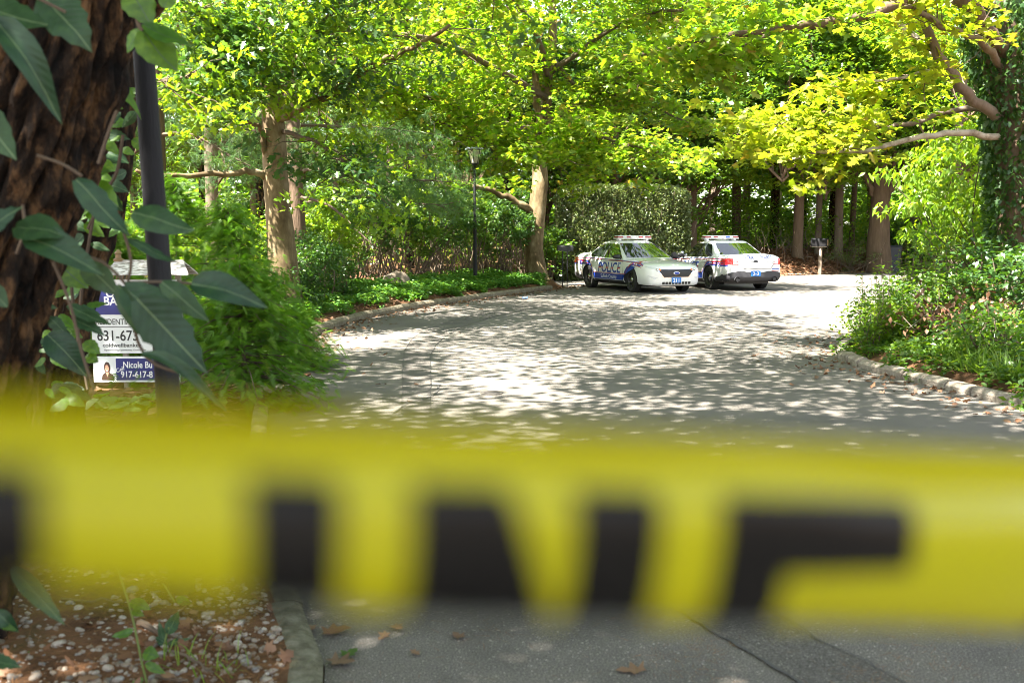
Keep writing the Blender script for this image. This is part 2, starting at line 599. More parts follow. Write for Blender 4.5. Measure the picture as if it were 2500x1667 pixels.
KLs, FARs, KRs = dens(KL), dens(FAR), dens(KR)
road_poly = [Vector((p.x, p.y, 0)) for p in KLs + FARs + KRs[::-1]]
RP = np.array([(p.x, p.y) for p in road_poly])


def road_dist(P):
    """signed distance to the road edge, positive outside"""
    P = np.asarray(P, float)
    A, B = RP, np.roll(RP, -1, 0)
    best = np.full(len(P), 1e9)
    inside = np.zeros(len(P), bool)
    for a, b in zip(A, B):
        ab = b - a
        t = np.clip(((P - a) @ ab) / max(ab @ ab, 1e-12), 0, 1)
        best = np.minimum(best, np.linalg.norm(P - (a + t[:, None] * ab), axis=1))
        if a[1] != b[1]:
            c = ((a[1] > P[:, 1]) != (b[1] > P[:, 1])) & (P[:, 0] < (b[0] - a[0]) * (P[:, 1] - a[1]) / (b[1] - a[1]) + a[0])
            inside ^= c
    return np.where(inside, -best, best)


def height(P):
    P = np.asarray(P, float)
    d = road_dist(P)
    x, y = P[:, 0], P[:, 1]
    far = np.clip((y - 33) / 8, 0, 1) * np.clip((x + 2) / 6, 0, 1)
    near = np.clip((14.5 - y) / 3.5, 0, 1) * (x < 2)
    rise = .11 + .26 * np.clip(d / 2.2, 0, 1) + .02 * np.clip(d - 2, 0, 30)
    rise = rise * (1 - far) + far * (.10 + .85 * np.clip(d / 3.6, 0, 1) ** .8 + .02 * np.clip(d - 3, 0, 30))
    rise = rise * (1 - near) + near * (.04 + .02 * np.clip(d / 2, 0, 1))
    bump = .03 * np.sin(x * 1.7 + y * .9) * np.cos(y * 1.3 - x * .6) * np.clip(d / 1.5, 0, 1)
    h = np.where(d < .12, -.03, np.where(d < .28, -.03 + (rise + .03) * (d - .12) / .16, rise + bump))
    return h


def hz(x, y):
    return float(height([(x, y)])[0])


def axis(lo, hi, mid0, mid1, fine, coarse):
    a = list(np.arange(mid0, mid1, fine))
    s, v, left = fine, mid0, []
    while v > lo:
        s = min(s * 1.25, coarse); v -= s; left.append(v)
    s, v, right = fine, mid1, [mid1]
    while v < hi:
        s = min(s * 1.25, coarse); v += s; right.append(v)
    return np.array(left[::-1] + a + right)


gx = axis(-120, 150, -6, 16, .2, 8)
gy = axis(-60, 220, 1, 50, .22, 8)
GX, GY = np.meshgrid(gx, gy)
P = np.stack([GX.ravel(), GY.ravel()], 1)
H = height(P)
nx, ny = len(gx), len(gy)
idx = np.arange(nx * ny).reshape(ny, nx)
F = np.stack([idx[:-1, :-1], idx[:-1, 1:], idx[1:, 1:], idx[1:, :-1]], -1).reshape(-1, 4)
me = bpy.data.meshes.new('ground')
me.from_pydata(np.column_stack([P, H]).tolist(), [], F.tolist())
me.materials.append(M['soil'])
me.shade_smooth()
ground = tag(link('ground', me), 'brown forest floor beside the road', kind='structure')

mb = MB()
tri = tessellate_polygon([road_poly])
mb.add(road_poly, tri)
road = tag(mb.build('road', M['road']), 'worn grey asphalt road curving to the right', kind='structure')


def sheet(name, pts, m, z=.004, parent=None):
    b = MB()
    pts = [Vector((p[0], p[1], z)) for p in pts]
    b.add(pts, tessellate_polygon([pts]))
    me = b.mesh(name, m)
    for p in me.polygons:
        if p.normal.z < 0: p.flip()
    return link(name, me, parent)


Lp = [(978, 1010), (983, 941), (984, 872), (1003, 831), (1041, 808), (1106, 781), (1217, 756), (1290, 741)]
Rp = [(1052, 1010), (1051, 941), (1053, 866), (1079, 829), (1130, 799), (1217, 771), (1285, 757), (1330, 747)]
L3 = smooth_path([G(*p) for p in Lp], 4); R3 = smooth_path([G(*p) for p in Rp], 4)
sheet('asphalt_patch', L3 + R3[::-1], M['patch'], .004, road)
near_l = [G(1560, 1420), G(1696, 1516), G(1800, 1578), G(1942, 1664), G(2080, 1760)]
near_r = [G(1850, 1470), G(1993, 1560), G(2100, 1610), G(2195, 1661), G(2400, 1780)]
sheet('asphalt_patch', near_l + near_r[::-1], M['patch_near'], .004, road)


def crack(path, w=.012):
    b = MB()
    p = smooth_path(path, 6)
    a, c = [], []
    for i, q in enumerate(p):
        d = (p[min(i + 1, len(p) - 1)] - p[max(i - 1, 0)]).normalized()
        s = Vector((-d.y, d.x, 0))
        k = w * (.5 + random.random()) * .5
        j = s * random.uniform(-.012, .012)
        a.append(Vector((q.x, q.y, .008)) + s * k + j); c.append(Vector((q.x, q.y, .008)) - s * k + j)
    n = len(p)
    b.add(a + c, [(i, i + 1, n + i + 1, n + i) for i in range(n - 1)])
    o = b.build('tar_crack', M['tar'], road)
    for pl in o.data.polygons:
        if pl.normal.z < 0: pl.flip()


for pth in (L3[::4], R3[::4]): crack(pth, .009)
crack(near_l, .014); crack(near_r, .008)
crack([G(960, 1010), G(1000, 985), G(1060, 965), G(1075, 940)], .018)


def cover(px, py, r):
    c = G(px, py)
    b = MB()
    b.lathe([(r, .003), (r, .010), (r * .9, .012), (r * .88, .008), (.001, .009)], (c.x, c.y, 0), n=28)
    for k in range(-3, 4):
        L = math.sqrt(max(0, .72 - (k / 3.6) ** 2 * .7)) * r * 1.7
        b.box((c.x, c.y + k * r * .24, .011), (L, r * .07, .006))
    return b


tag(cover(1890, 800, .34).build('manhole_cover', M['iron']), 'round iron manhole cover in the sunlit road', 'manhole cover')
tag(cover(1200, 960, .12).build('valve_cover', M['iron']), 'small dark iron valve cover in the dappled road', 'valve cover')


# kerbs: every block is a piece of its own
def kerb(name, path, t0, t1, seg, w, hgt, m, label, gap=.012, jitter=.01, near_h=None):
    root = empty(name)
    tag(root, label, kind='structure')
    s = [0.0]
    for a, b in zip(path, path[1:]): s.append(s[-1] + (b - a).length)
    def at(d):
        d = min(max(d, 0), s[-1] - 1e-4)
        k = int(np.searchsorted(s, d, 'right')) - 1
        k = min(k, len(path) - 2)
        return path[k].lerp(path[k + 1], (d - s[k]) / (s[k + 1] - s[k]))
    d = t0
    while d < min(t1, s[-1] - seg):
        L = seg * random.uniform(.85, 1.15)
        b = MB()
        n = max(2, int(L / .35) + 1)
        vs = []
        jz, jo = random.uniform(-jitter, jitter), random.uniform(-jitter, jitter)
        prof = [(-.0, -.08), (-.004, hgt * .62), (.035, hgt * .97), (w - .02, hgt + .004), (w, hgt - .012), (w, -.08)]
        for i in range(n + 1):
            q0 = at(d + gap / 2 + (L - gap) * i / n)
            q1 = at(d + gap / 2 + (L - gap) * i / n + .05); q2 = at(d + (L - gap) * i / n - .05)
            tdir = (q1 - q2).normalized()
            nrm = Vector((-tdir.y, tdir.x, 0)) * (1 if name.endswith('left') else -1)
            hf = 1.0 if near_h is None else near_h(q0)
            for (o_, z_) in prof:
                vs.append(q0 + nrm * (o_ + jo + random.uniform(-.003, .003)) + Vector((0, 0, (z_ + jz + random.uniform(-.004, .004)) * (hf if z_ > 0 else 1))))
        k = len(prof)
        fs = [(i * k + j, i * k + j + 1, (i + 1) * k + j + 1, (i + 1) * k + j) for i in range(n) for j in range(k - 1)]
        fs += [tuple(range(k)), tuple(n * k + j for j in range(k - 1, -1, -1))]
        b.add(vs, fs)
        b.build('kerb_stone', M['conc_moss'] if q0.y < 8 and near_h else m, root, smooth=35)
        d += L
    return root


kerb('kerb_left', KLs, 12, 49.5, 1.5, .125, .13, M['conc'], 'low mossy concrete kerb along the planted bank', near_h=lambda q: .45 if q.y < 10 else min(1, .45 + (q.y - 10) * .12))
kerb('kerb_right', KRs, 13.5, 33, .40, .15, .105, M['conc_pale'], 'pale kerb of short stone blocks below the weeds', .018, .018)
kerb('far_kerb_right', FARs[::-1], 10, 62, 1.6, .15, .06, M['conc'], 'low far kerb under the leaf covered bank')


# ------------------------------------------------------------------ police cars
ST = [  # x, half width, z bottom, z shoulder, z top
    (2.475, .52, .32, .58, .62), (2.46, .62, .25, .64, .69), (2.42, .74, .22, .69, .745), (2.34, .835, .21, .735, .79), (2.2, .895, .21, .785, .835),
    (1.95, .94, .22, .83, .885), (1.45, .965, .24, .88, .94), (.95, .968, .24, .925, .99), (.3, .968, .24, .94, .985), (-.5, .968, .24, .955, .99),
    (-1.2, .968, .24, .985, 1.02), (-1.7, .962, .25, 1.01, 1.06), (-2.1, .95, .26, 1.02, 1.095), (-2.4, .925, .28, 1.02, 1.115), (-2.54, .895, .30, 1.01, 1.115),
    (-2.61, .85, .33, .99, 1.085), (-2.655, .77, .37, .95, 1.02), (-2.68, .66, .42, .88, .93)]


def car_ring(w, zb, zs, zt):
    m = (zb + zs) / 2
    return [(0, zb), (.78 * w, zb), (.93 * w, zb + .03), (.985 * w, zb + .10), (w, zb + .26 * (zs - zb) / .65 + .03), (1.0 * w, m + .06), (.988 * w, m + .17),
            (.985 * w, zs - .10), (.965 * w, zs - .03), (.93 * w, zs + .005), (.86 * w, zs + .35 * (zt - zs)), (.72 * w, zs + .75 * (zt - zs)), (.45 * w, zt), (0, zt + .018)]


def catmull(vals, xs, xq):
    out = []
    for q in xq:
        k = max(0, min(len(xs) - 2, sum(1 for x in xs if x <= q) - 1))
        x0, x1 = xs[k], xs[k + 1]
        t = (q - x0) / (x1 - x0)
        def sl(i):
            a, b = max(0, i - 1), min(len(xs) - 1, i + 1)
            return (vals[b] - vals[a]) / (xs[b] - xs[a])
        h = x1 - x0
        out.append((2 * t ** 3 - 3 * t * t + 1) * vals[k] + (t ** 3 - 2 * t * t + t) * h * sl(k) + (-2 * t ** 3 + 3 * t * t) * vals[k + 1] + (t ** 3 - t * t) * h * sl(k + 1))
    return out


def car_body_mesh():
    st = sorted(ST)
    xs = [s[0] for s in st]
    xq = sorted(set(list(np.linspace(-2.68, 2.475, 54)) + xs))
    cols = [catmull([s[i] for s in st], xs, xq) for i in range(1, 5)]
    b = MB()
    rings = []
    for j, x in enumerate(xq):
        half = car_ring(*[c[j] for c in cols])
        ring = [(x, y, z) for y, z in half] + [(x, -y, z) for y, z in half[-2:0:-1]]
        rings.append(ring)
    n = len(rings[0])
    vs = [v for r_ in rings for v in r_]
    fs = [(i * n + k, i * n + (k + 1) % n, (i + 1) * n + (k + 1) % n, (i + 1) * n + k) for i in range(len(rings) - 1) for k in range(n)]
    fs += [tuple(range(n)), tuple((len(rings) - 1) * n + k for k in range(n - 1, -1, -1))]
    b.add(vs, fs)
    return b


def hw(z):                                        # half width of the cabin
    return .865 + (z - .98) / (1.46 - .98) * (.615 - .865)


def xf(z): return 1.06 + (z - .98) / .48 * (.12 - 1.06)
def xr(z): return -2.02 + (z - .98) / .48 * (-1.08 + 2.02)


def GH(t, z):
    """cabin surface, t in -1..1 round from the windscreen's centre"""
    s = 1 if t >= 0 else -1
    t = abs(t)
    h, a, b = hw(z), xf(z), xr(z)
    if t <= .25:
        y = h * t / .25
        return Vector((a - .20 * abs(y / h) ** 2.2, s * y, z))
    if t <= .75:
        k = (t - .25) / .5
        return Vector((a - .20 + (b + .16 - a + .20) * k, s * (h + .02 * math.sin(math.pi * k)), z))
    y = h * (1 - t) / .25
    return Vector((b + .16 * abs(y / h) ** 2.2, s * y, z))


def cabin_mesh():
    b = MB()
    ts = [0, .06, .12, .18, .225, .262, .30, .36, .44, .52, .60, .68, .735, .765, .80, .87, .94]
    ts = ts + [1] + [-t for t in ts[:0:-1]]
    zs = [.88, .98, 1.08, 1.18, 1.28, 1.37, 1.43, 1.462]
    vs = [GH(t, z) for z in zs for t in ts]
    n = len(ts)
    top = [GH(t, 1.462) for t in ts]
    c = Vector((-.48, 0, 0))
    for k, z in ((.95, 1.487), (.84, 1.506), (.65, 1.522), (.38, 1.532), (.1, 1.536)):
        for p in top:
            q = c + (Vector((p.x, p.y, 0)) - c) * k
            vs.append(Vector((q.x, q.y, z)))
    m = len(vs) // n
    fs = [(i * n + k, i * n + (k + 1) % n, (i + 1) * n + (k + 1) % n, (i + 1) * n + k) for i in range(m - 1) for k in range(n)]
    fs.append(tuple((m - 1) * n + k for k in range(n)))
    b.add(vs, fs)
    return b


def cabin_patch(t0, t1, z0, z1, off, nt=12, nz=6):
    """a pane lying just proud of the cabin"""
    b = MB()
    vs = []
    for j in range(nz + 1):
        for i in range(nt + 1):
            t, z = t0 + (t1 - t0) * i / nt, z0 + (z1 - z0) * j / nz
            p = GH(t, z)
            e = 1e-3
            nrm = (GH(t + e, z) - GH(t - e, z)).cross(GH(t, z + e) - GH(t, z - e)).normalized()
            if nrm.dot(Vector((p.x + .4, p.y, .25))) < 0: nrm = -nrm
            vs.append(p + nrm * off)
    b.add(vs, [(j * (nt + 1) + i, j * (nt + 1) + i + 1, (j + 1) * (nt + 1) + i + 1, (j + 1) * (nt + 1) + i) for j in range(nz) for i in range(nt)])
    return b


def side_pane(poly, off, s):
    b = MB()
    bm = bmesh.new()
    vs = [bm.verts.new((x, 0, z)) for x, z in poly]
    bm.faces.new(vs)
    bmesh.ops.triangulate(bm, faces=bm.faces)
    for _ in range(2):
        bmesh.ops.subdivide_edges(bm, edges=[e for e in bm.edges if e.calc_length() > .16], cuts=1)
        bmesh.ops.triangulate(bm, faces=bm.faces)
    bm.verts.index_update()
    V = []
    for v in bm.verts:
        x, z = v.co.x, v.co.z
        a, c = xf(z) - .20, xr(z) + .16
        k = min(1, max(0, (x - a) / (c - a)))
        V.append((x, s * (hw(z) + .02 * math.sin(math.pi * k) + off), z))
    b.add(V, [tuple(v.index for v in f.verts) for f in bm.faces])
    bm.free()
    return b


body_b = car_body_mesh()
BVH = BVHTree.FromPolygons([Vector(v) for v in body_b.v], body_b.f)


def project(V, Fc, axis_, off, flip_tol=None):
    """drop flat artwork onto the car body along an axis; V = list of (a, b): side (x, z), ends (y, z), top (x, y)"""
    out = []
    for a, b in V:
        if axis_ in ('+y', '-y'):
            s = 1 if axis_ == '+y' else -1
            o, d = Vector((a, 3 * s, b)), Vector((0, -s, 0))
        elif axis_ in ('+x', '-x'):
            s = 1 if axis_ == '+x' else -1
            o, d = Vector((5 * s, a, b)), Vector((-s, 0, 0))
        else:
            o, d = Vector((a, b, 4)), Vector((0, 0, -1))
        h, nrm, _, _ = BVH.ray_cast(o, d)
        if h is None:
            h, nrm, _, _ = BVH.find_nearest(o + d * (2.2 if 'y' in axis_ else 2.6))
        if nrm.dot(d) > 0: nrm = -nrm
        out.append(h + nrm * off)
    return out


def refine(poly_tris, V, cuts=.09):
    bm = bmesh.new()
    vs = [bm.verts.new((a, b, 0)) for a, b in V]
    for t in poly_tris:
        try: bm.faces.new([vs[i] for i in t])
        except ValueError: pass
    for _ in range(4):
        es = [e for e in bm.edges if e.calc_length() > cuts]
        if not es: break
        bmesh.ops.subdivide_edges(bm, edges=es, cuts=1)
        bmesh.ops.triangulate(bm, faces=bm.faces)
    bm.verts.index_update()
    r_ = [(v.co.x, v.co.y) for v in bm.verts], [tuple(v.index for v in f.verts) for f in bm.faces]
    bm.free()
    return r_


def decal(b, poly, axis_, off, mi=0, cuts=.09):
    p3 = [Vector((a, c, 0)) for a, c in poly]
    V, Fc = refine(tessellate_polygon([p3]), poly, cuts)
    b.add(project(V, Fc, axis_, off), Fc, mi)


def strip_poly(line, w):
    up, dn = [], []
    for i, p in enumerate(line):
        a, c = line[max(i - 1, 0)], line[min(i + 1, len(line) - 1)]
        dx, dz = c[0] - a[0], c[1] - a[1]
        L = math.hypot(dx, dz)
        up.append((p[0] - dz / L * w / 2, p[1] + dx / L * w / 2)); dn.append((p[0] + dz / L * w / 2, p[1] - dx / L * w / 2))
    return up + dn[::-1]


def text_flat(txt, size, bold=.0, shear=0.0, spacing=1.0, sx=1.0, align='CENTER'):
    cu = bpy.data.curves.new('lettering', 'FONT')
    cu.body, cu.size, cu.offset, cu.shear, cu.space_character = txt, size, bold * size, shear, spacing
    cu.align_x = align
    cu.resolution_u = 3
    o = bpy.data.objects.new('lettering', cu)
    COL.objects.link(o)
    bpy.context.view_layer.update()
    me = bpy.data.meshes.new_from_object(o.evaluated_get(bpy.context.evaluated_depsgraph_get()))
    bpy.data.objects.remove(o); bpy.data.curves.remove(cu)
    V = [(v.co.x * sx, v.co.y) for v in me.vertices]
    Fc = [tuple(p.vertices) for p in me.polygons]
    bpy.data.meshes.remove(me)
    return V, Fc


def split_band(V, Fc, z0, z1):
    """the part of flat artwork between two heights, and the rest"""
    res = []
    for keep in (True, False):
        bm = bmesh.new()
        vs = [bm.verts.new((a, b, 0)) for a, b in V]
        for t in Fc:
            try: bm.faces.new([vs[i] for i in t])
            except ValueError: pass
        for z in (z0, z1):
            bmesh.ops.bisect_plane(bm, geom=bm.verts[:] + bm.edges[:] + bm.faces[:], plane_co=(0, z, 0), plane_no=(0, 1, 0))
        dead = [f for f in bm.faces if (z0 < f.calc_center_median().y < z1) != keep]
        bmesh.ops.delete(bm, geom=dead, context='FACES')
        bm.verts.index_update()
        res.append(([(v.co.x, v.co.y) for v in bm.verts], [tuple(v.index for v in f.verts) for f in bm.faces]))
        bm.free()
    return res


def car_text(b, txt, size, axis_, cx, cz, off, mi=0, flipx=1, **k):
    V, Fc = text_flat(txt, size, **k)
    V = [(cx + flipx * a, cz + c) for a, c in V]
    b.add(project(V, Fc, axis_, off), Fc, mi)


WX = {'f': 1.45, 'r': -1.42}


def make_body():
    b = body_b
    me = b.mesh('body', [M['white'], M['plastic']], smooth=38)
    o = link('body_tmp', me)
    cb = MB()
    for x in WX.values():
        for s in (1, -1):
            cb.lathe([(.405, s * .62), (.405, s * 1.2)], (x, 0, .365), 'y', 36, mi=1)
    co = cb.build('cutter_tmp', [M['white'], M['plastic']])
    md = o.modifiers.new('arch', 'BOOLEAN')
    md.operation, md.object, md.solver = 'DIFFERENCE', co, 'EXACT'
    bpy.context.view_layer.update()
    me2 = bpy.data.meshes.new_from_object(o.evaluated_get(bpy.context.evaluated_depsgraph_get()))
    bpy.data.objects.remove(o); bpy.data.objects.remove(co)
    me2.name = 'body'
    me2.set_sharp_from_angle(angle=R(38))
    return me2


BODY = make_body()
CABIN = cabin_mesh().mesh('cabin', M['white'], smooth=32)


def wheel_meshes():
    t = MB()
    t.lathe([(.235, -.10), (.335, -.118), (.358, -.10), (.366, -.06), (.366, .06), (.358, .10), (.335, .118), (.235, .10)], axis='y', n=40, cap=False)
    for k in range(40):
        a = 2 * math.pi * k / 40
        t.box((math.cos(a) * .366, 0, math.sin(a) * .366), (.008, .19, .03), Matrix.Rotation(-a, 3, 'Y'))
    rm = MB()
    rm.lathe([(.24, -.10), (.245, .095), (.225, .10), (.20, .06), (.17, .045), (.11, .062), (.07, .07), (.001, .07)], axis='y', n=36)
    for k in range(8):
        a = 2 * math.pi * k / 8
        rm.box((math.cos(a) * .178, .055, math.sin(a) * .178), (.05, .03, .055), Matrix.Rotation(-a, 3, 'Y'), mi=1)
    h = MB()
    h.lathe([(.085, .060), (.088, .080), (.06, .098), (.03, .104), (.001, .106)], axis='y', n=24)
    return (t.mesh('tyre', M['tyre'], smooth=40), rm.mesh('rim', [M['rim'], M['black']], smooth=35), h.mesh('hub_cap', M['chrome'], smooth=40))


TYRE, RIM, HUB = wheel_meshes()


def police_car(label, loc, heading, number, steer=0.0):
    root = empty('police_car', loc, heading)
    tag(root, label, 'police car', 'police cars parked at the bend')
    link('body', BODY, root)
    link('cabin', CABIN, root)
    cabin_patch(-.222, .222, 1.005, 1.435, .006).build('windscreen', M['glass'], root, smooth=True)
    cabin_patch(.782, 1.218, 1.10, 1.435, .006).build('rear_window', M['glass'], root, smooth=True) if False else None
    # rear window: two halves of the ring joined across t = 1
    rb = MB()
    for a, c in ((.784, 1.0), (-1.0, -.784)):
        q = cabin_patch(a, c, 1.085, 1.435, .006, 8, 6); rb.add(q.v, q.f)
    rb.build('rear_window', M['glass'], root, smooth=True)
    for s in (1, -1):
        ax = '+y' if s > 0 else '-y'
        fl = -1 if s > 0 else 1
        # glass of the doors
        side_pane([(.74, 1.0), (.17, 1.40), (.0, 1.425), (-.42, 1.425), (-.40, .995)], .006, s).build('door_window', M['glass'], root, smooth=True)
        side_pane([(-.49, 1.425), (-.47, .995), (-1.36, 1.01), (-1.44, 1.06), (-1.02, 1.39), (-.9, 1.42)], .006, s).build('door_window', M['glass'], root, smooth=True)
        side_pane([(-.425, 1.43), (-.405, .99), (-.465, .99), (-.485, 1.43)], .004, s).build('door_pillar', M['plastic'], root)
        # doors: panels standing 4 mm proud with dark shut lines
        for dn, poly in (('front', [(1.0, .35), (.98, .62), (.90, .90), (-.40, .90), (-.42, .35)]), ('rear', [(-.46, .35), (-.44, .90), (-1.30, .92), (-1.30, .86), (-1.02, .60), (-.92, .35)])):
            d = MB(); decal(d, poly, ax, .004)
            dob = d.build('door', M['white'], root, smooth=True)
            sm = MB(); decal(sm, strip_poly(poly + [poly[0]], .014), ax, .0055, cuts=.12)
            sm.build('door_seam', M['plastic'], dob)
            hx = -.26 if dn == 'front' else -1.1
            h0 = project([(hx, .865)], [], ax, .022)[0]
            hb = MB(); hb.tube([h0 + Vector((-.10, -s * .018, 0)), h0 + Vector((-.07, 0, 0)), h0 + Vector((.07, 0, 0)), h0 + Vector((.10, -s * .018, 0))], .013, 6)
            hb.build('handle', M['white'], dob, smooth=True)
        # livery
        lv = MB()
        decal(lv, [(-2.56, .845), (-1.36, .875), (-1.22, .80), (-.99, .515), (1.10, .505), (1.40, .80), (1.62, .895), (2.06, .775), (2.0, .70), (1.75, .745), (1.45, .79), (1.22, .74), (1.08, .58), (1.0, .34), (-.96, .34), (-1.02, .50), (-1.14, .68), (-1.30, .765), (-2.60, .735)], ax, .0062)
        lv.build('blue_stripe', M['blue'], root, smooth=True)
        rd = MB()
        decal(rd, strip_poly([(-2.56, .862), (-1.34, .892), (-1.19, .81), (-.98, .532), (1.11, .522), (1.40, .82), (1.60, .915), (2.08, .79)], .016), ax, .0068)
        decal(rd, strip_poly([(-2.58, .79), (-1.62, .81), (-1.36, .80)], .018), ax, .0072)
        decal(rd, strip_poly([(1.32, .74), (1.50, .83), (1.68, .82), (2.04, .735)], .018), ax, .0072)
        decal(rd, strip_poly([(-2.45, .948), (-1.4, .955), (0, .925), (1.0, .90), (1.7, .865), (2.05, .805)], .012), ax, .0066)
        rd.build('red_stripe', M['red'], root, smooth=True)
        pn = MB()
        decal(pn, strip_poly([(-2.45, .968), (-1.4, .973), (0, .941), (1.0, .915), (1.7, .880), (2.05, .818)], .013), ax, .0066)
        pn.build('blue_pinstripe', M['blue'], root, smooth=True)
        V, Fc = text_flat('POLICE', .43, bold=.022, shear=.14, spacing=1.0, sx=1.06)
        V = [(.08 + fl * a, .555 + c) for a, c in V]
        band, rest = split_band(V, Fc, .655, .712)
        tb = MB()
        tb.add(project(rest[0], rest[1], ax, .0065), rest[1], 0)
        tb.add(project(band[0], band[1], ax, .0065), band[1], 1)
        tb.build('lettering', [M['blue'], M['red']], root)
        wt = MB()
        car_text(wt, 'Suffolk County', .155, ax, .06, .375, .0085, flipx=fl, bold=.012, sx=1.15)
        car_text(wt, number, .16, ax, -2.12, .745, .0085, flipx=fl, bold=.015)
        decal(wt, [(-1.92, .815), (-1.45, .83), (-1.45, .848), (-1.92, .833)], ax, .0085)
        wt.build('lettering', M['film'], root)
        # black rocker and arch lips
        sb = MB(); decal(sb, [(-.98, .325), (1.02, .325), (1.02, .262), (-.98, .262)], ax, .010)
        sb.build('sill', M['plastic'], root, smooth=True)
        # mirror on its stalk
        c = Vector((.66, s * 1.005, 1.035))
        mm = MB()
        mm.lathe([(.001, -.10), (.055, -.085), (.082, -.02), (.085, .05), (.070, .075), (.001, .078)], c, 'y', 14)
        mm.v = [tuple(c + Vector(((Vector(v) - c).x * .8, (Vector(v) - c).y * 1.25, (Vector(v) - c).z * .85))) for v in mm.v]
        mm.tube([Vector((.70, s * .86, .98)), c], .03, 8)
        mm.build('wing_mirror', M['black'], root, smooth=40)
        # lamps
        hl = MB(); decal(hl, [(s * .50, .655), (s * .80, .715), (s * .895, .79), (s * .80, .775), (s * .60, .735), (s * .49, .70)], '+x', .008, cuts=.06)
        ho = hl.build('headlight', M['clear_lens'], root, smooth=True)
        hd = MB(); hd.lathe([(.036, 0), (.036, .03), (.02, .042), (.001, .045)], project([(s * .615, .69)], [], '+x', .0)[0], 'x', 16)
        hd.build('bulb_reflector', M['chrome'], ho, smooth=True)
        am = MB(); decal(am, [(s * .50, .655), (s * .555, .668), (s * .55, .72), (s * .49, .70)], '+x', .011, cuts=.06)
        am.build('indicator', M['amber'], ho, smooth=True)
        tl = MB(); decal(tl, [(s * .58, .80), (s * .95, .80), (s * .95, .975), (s * .62, .985)], '-x', .010, cuts=.05)
        decal(tl, [(-2.36, .82), (-2.64, .80), (-2.64, .97), (-2.40, .955)], ax, .010, cuts=.06)
        to = tl.build('tail_light', M['red_lens'], root, smooth=True)
        cl = MB()
        decal(cl, [(s * .575, .905), (s * .735, .91), (s * .735, .965), (s * .60, .968)], '-x', .014, cuts=.05)
        decal(cl, [(s * .56, .82), (s * .735, .82), (s * .735, .88), (s * .565, .876)], '-x', .014, cuts=.05)
        cl.build('reversing_lens', M['clear_lens'], to, smooth=True)
        fg = MB(); decal(fg, [(s * .70, .40), (s * .84, .50), (s * .86, .52), (s * .60, .46)], '+x', .004, cuts=.06)
        fg.build('bumper_recess', M['clear_lens'], root, smooth=True)
        ex = MB(); ex.lathe([(.075, -.06), (.075, .02), (.055, .02), (.055, -.05)], (-2.67, s * .62, .36), 'x', 18, cap=False)
        ex.lathe([(.055, -.045), (.001, -.045)], (-2.67, s * .62, .36), 'x', 18, mi=1, cap=False)
        ex.build('exhaust_tip', [M['plastic'], M['black']], root, smooth=40)
        for x in WX.values():
            w = link('tyre_root', None, root)
            w.name = 'wheel'
            w.location = (x, s * .825, .366)
            w.rotation_euler = (0, 0, (0 if s > 0 else math.pi) + (steer if x > 0 else 0))
            for nm, mh in (('tyre', TYRE), ('rim', RIM), ('hub_cap', HUB)):
                link(nm, mh, w)
    # front: six-sided grille with slanting slats, oval badge, lower intake, plate
    gp = [(-.50, .69), (.50, .69), (.56, .645), (.40, .47), (-.40, .47), (-.56, .645)]
    ch = MB(); decal(ch, [(a * 1.06, .585 + (c - .585) * 1.16) for a, c in gp], '+x', .004, cuts=.07)
    ch.build('grille_surround', M['chrome'], root, smooth=True)
    gb = MB(); decal(gb, gp, '+x', .008, cuts=.07)
    go = gb.build('grille', M['black'], root, smooth=True)
    def clip(y0, z0, y1, z1):
        def inside(y, z): return .478 < z < .682 and abs(y) < (.40 + (z - .47) / .175 * .16 if z < .645 else .56 - (z - .645) / .045 * .06) - .01
        pts = [(y0 + (y1 - y0) * i / 40, z0 + (z1 - z0) * i / 40) for i in range(41)]
        pts = [p for p in pts if inside(*p)]
        return (pts[0], pts[-1]) if len(pts) > 3 else None
    for k in range(-12, 13):
        q = clip(k * .075 - .35, .93, k * .075 + .35, .23)
        if q:
            sl = MB()
            sl.add(project([(q[0][0], q[0][1] - .006), (q[0][0], q[0][1] + .006), (q[1][0], q[1][1] + .006), (q[1][0], q[1][1] - .006)], [], '+x', .014), [(0, 1, 2, 3)])
            sl.build('grille_bar', M['rim'], go)
    ov = MB(); ov.lathe([(.105, 0), (.105, .012), (.09, .018), (.001, .019)], axis='x', n=28)
    c0 = project([(0, .585)], [], '+x', .012)[0]
    ov.v = [(v[0] + c0.x, v[1], v[2] * .45 + c0.z) for v in ov.v]
    ovo = ov.build('badge', M['chrome'], root, smooth=40)
    o2 = MB(); o2.lathe([(.085, 0), (.083, .006), (.001, .007)], axis='x', n=28)
    o2.v = [(v[0] + c0.x + .016, v[1], v[2] * .42 + c0.z) for v in o2.v]
    o2.build('badge_field', M['blue'], ovo)
    it = MB()
    for a in (-.46, -.355, -.25, -.14, -.03, .08, .19, .295, .40):
        decal(it, [(a, .265), (a + .085, .265), (a + .085, .335), (a, .335)], '+x', .006, cuts=.1)
    it.build('lower_intake', M['black'], root)
    def plate(axis_, y, z, n, ww=.31, hh=.155):
        pb = MB()
        c = project([(y, z)], [], axis_, .022)[0]
        s = 1 if axis_ == '+x' else -1
        pb.box(c, (.012, ww, hh))
        po = pb.build('licence_plate', M['plate_blue'], root)
        V, Fc = text_flat(n, .155, bold=.02)
        tb = MB(); tb.add([(c.x + s * .0085, c.y + s * a, c.z - .055 + b_) for a, b_ in V], Fc)
        tb.build('lettering', M['film'], po)
    plate('+x', 0, .385, number.replace('-', '') if number == '211' else number)
    plate('-x', 0, .53, number)
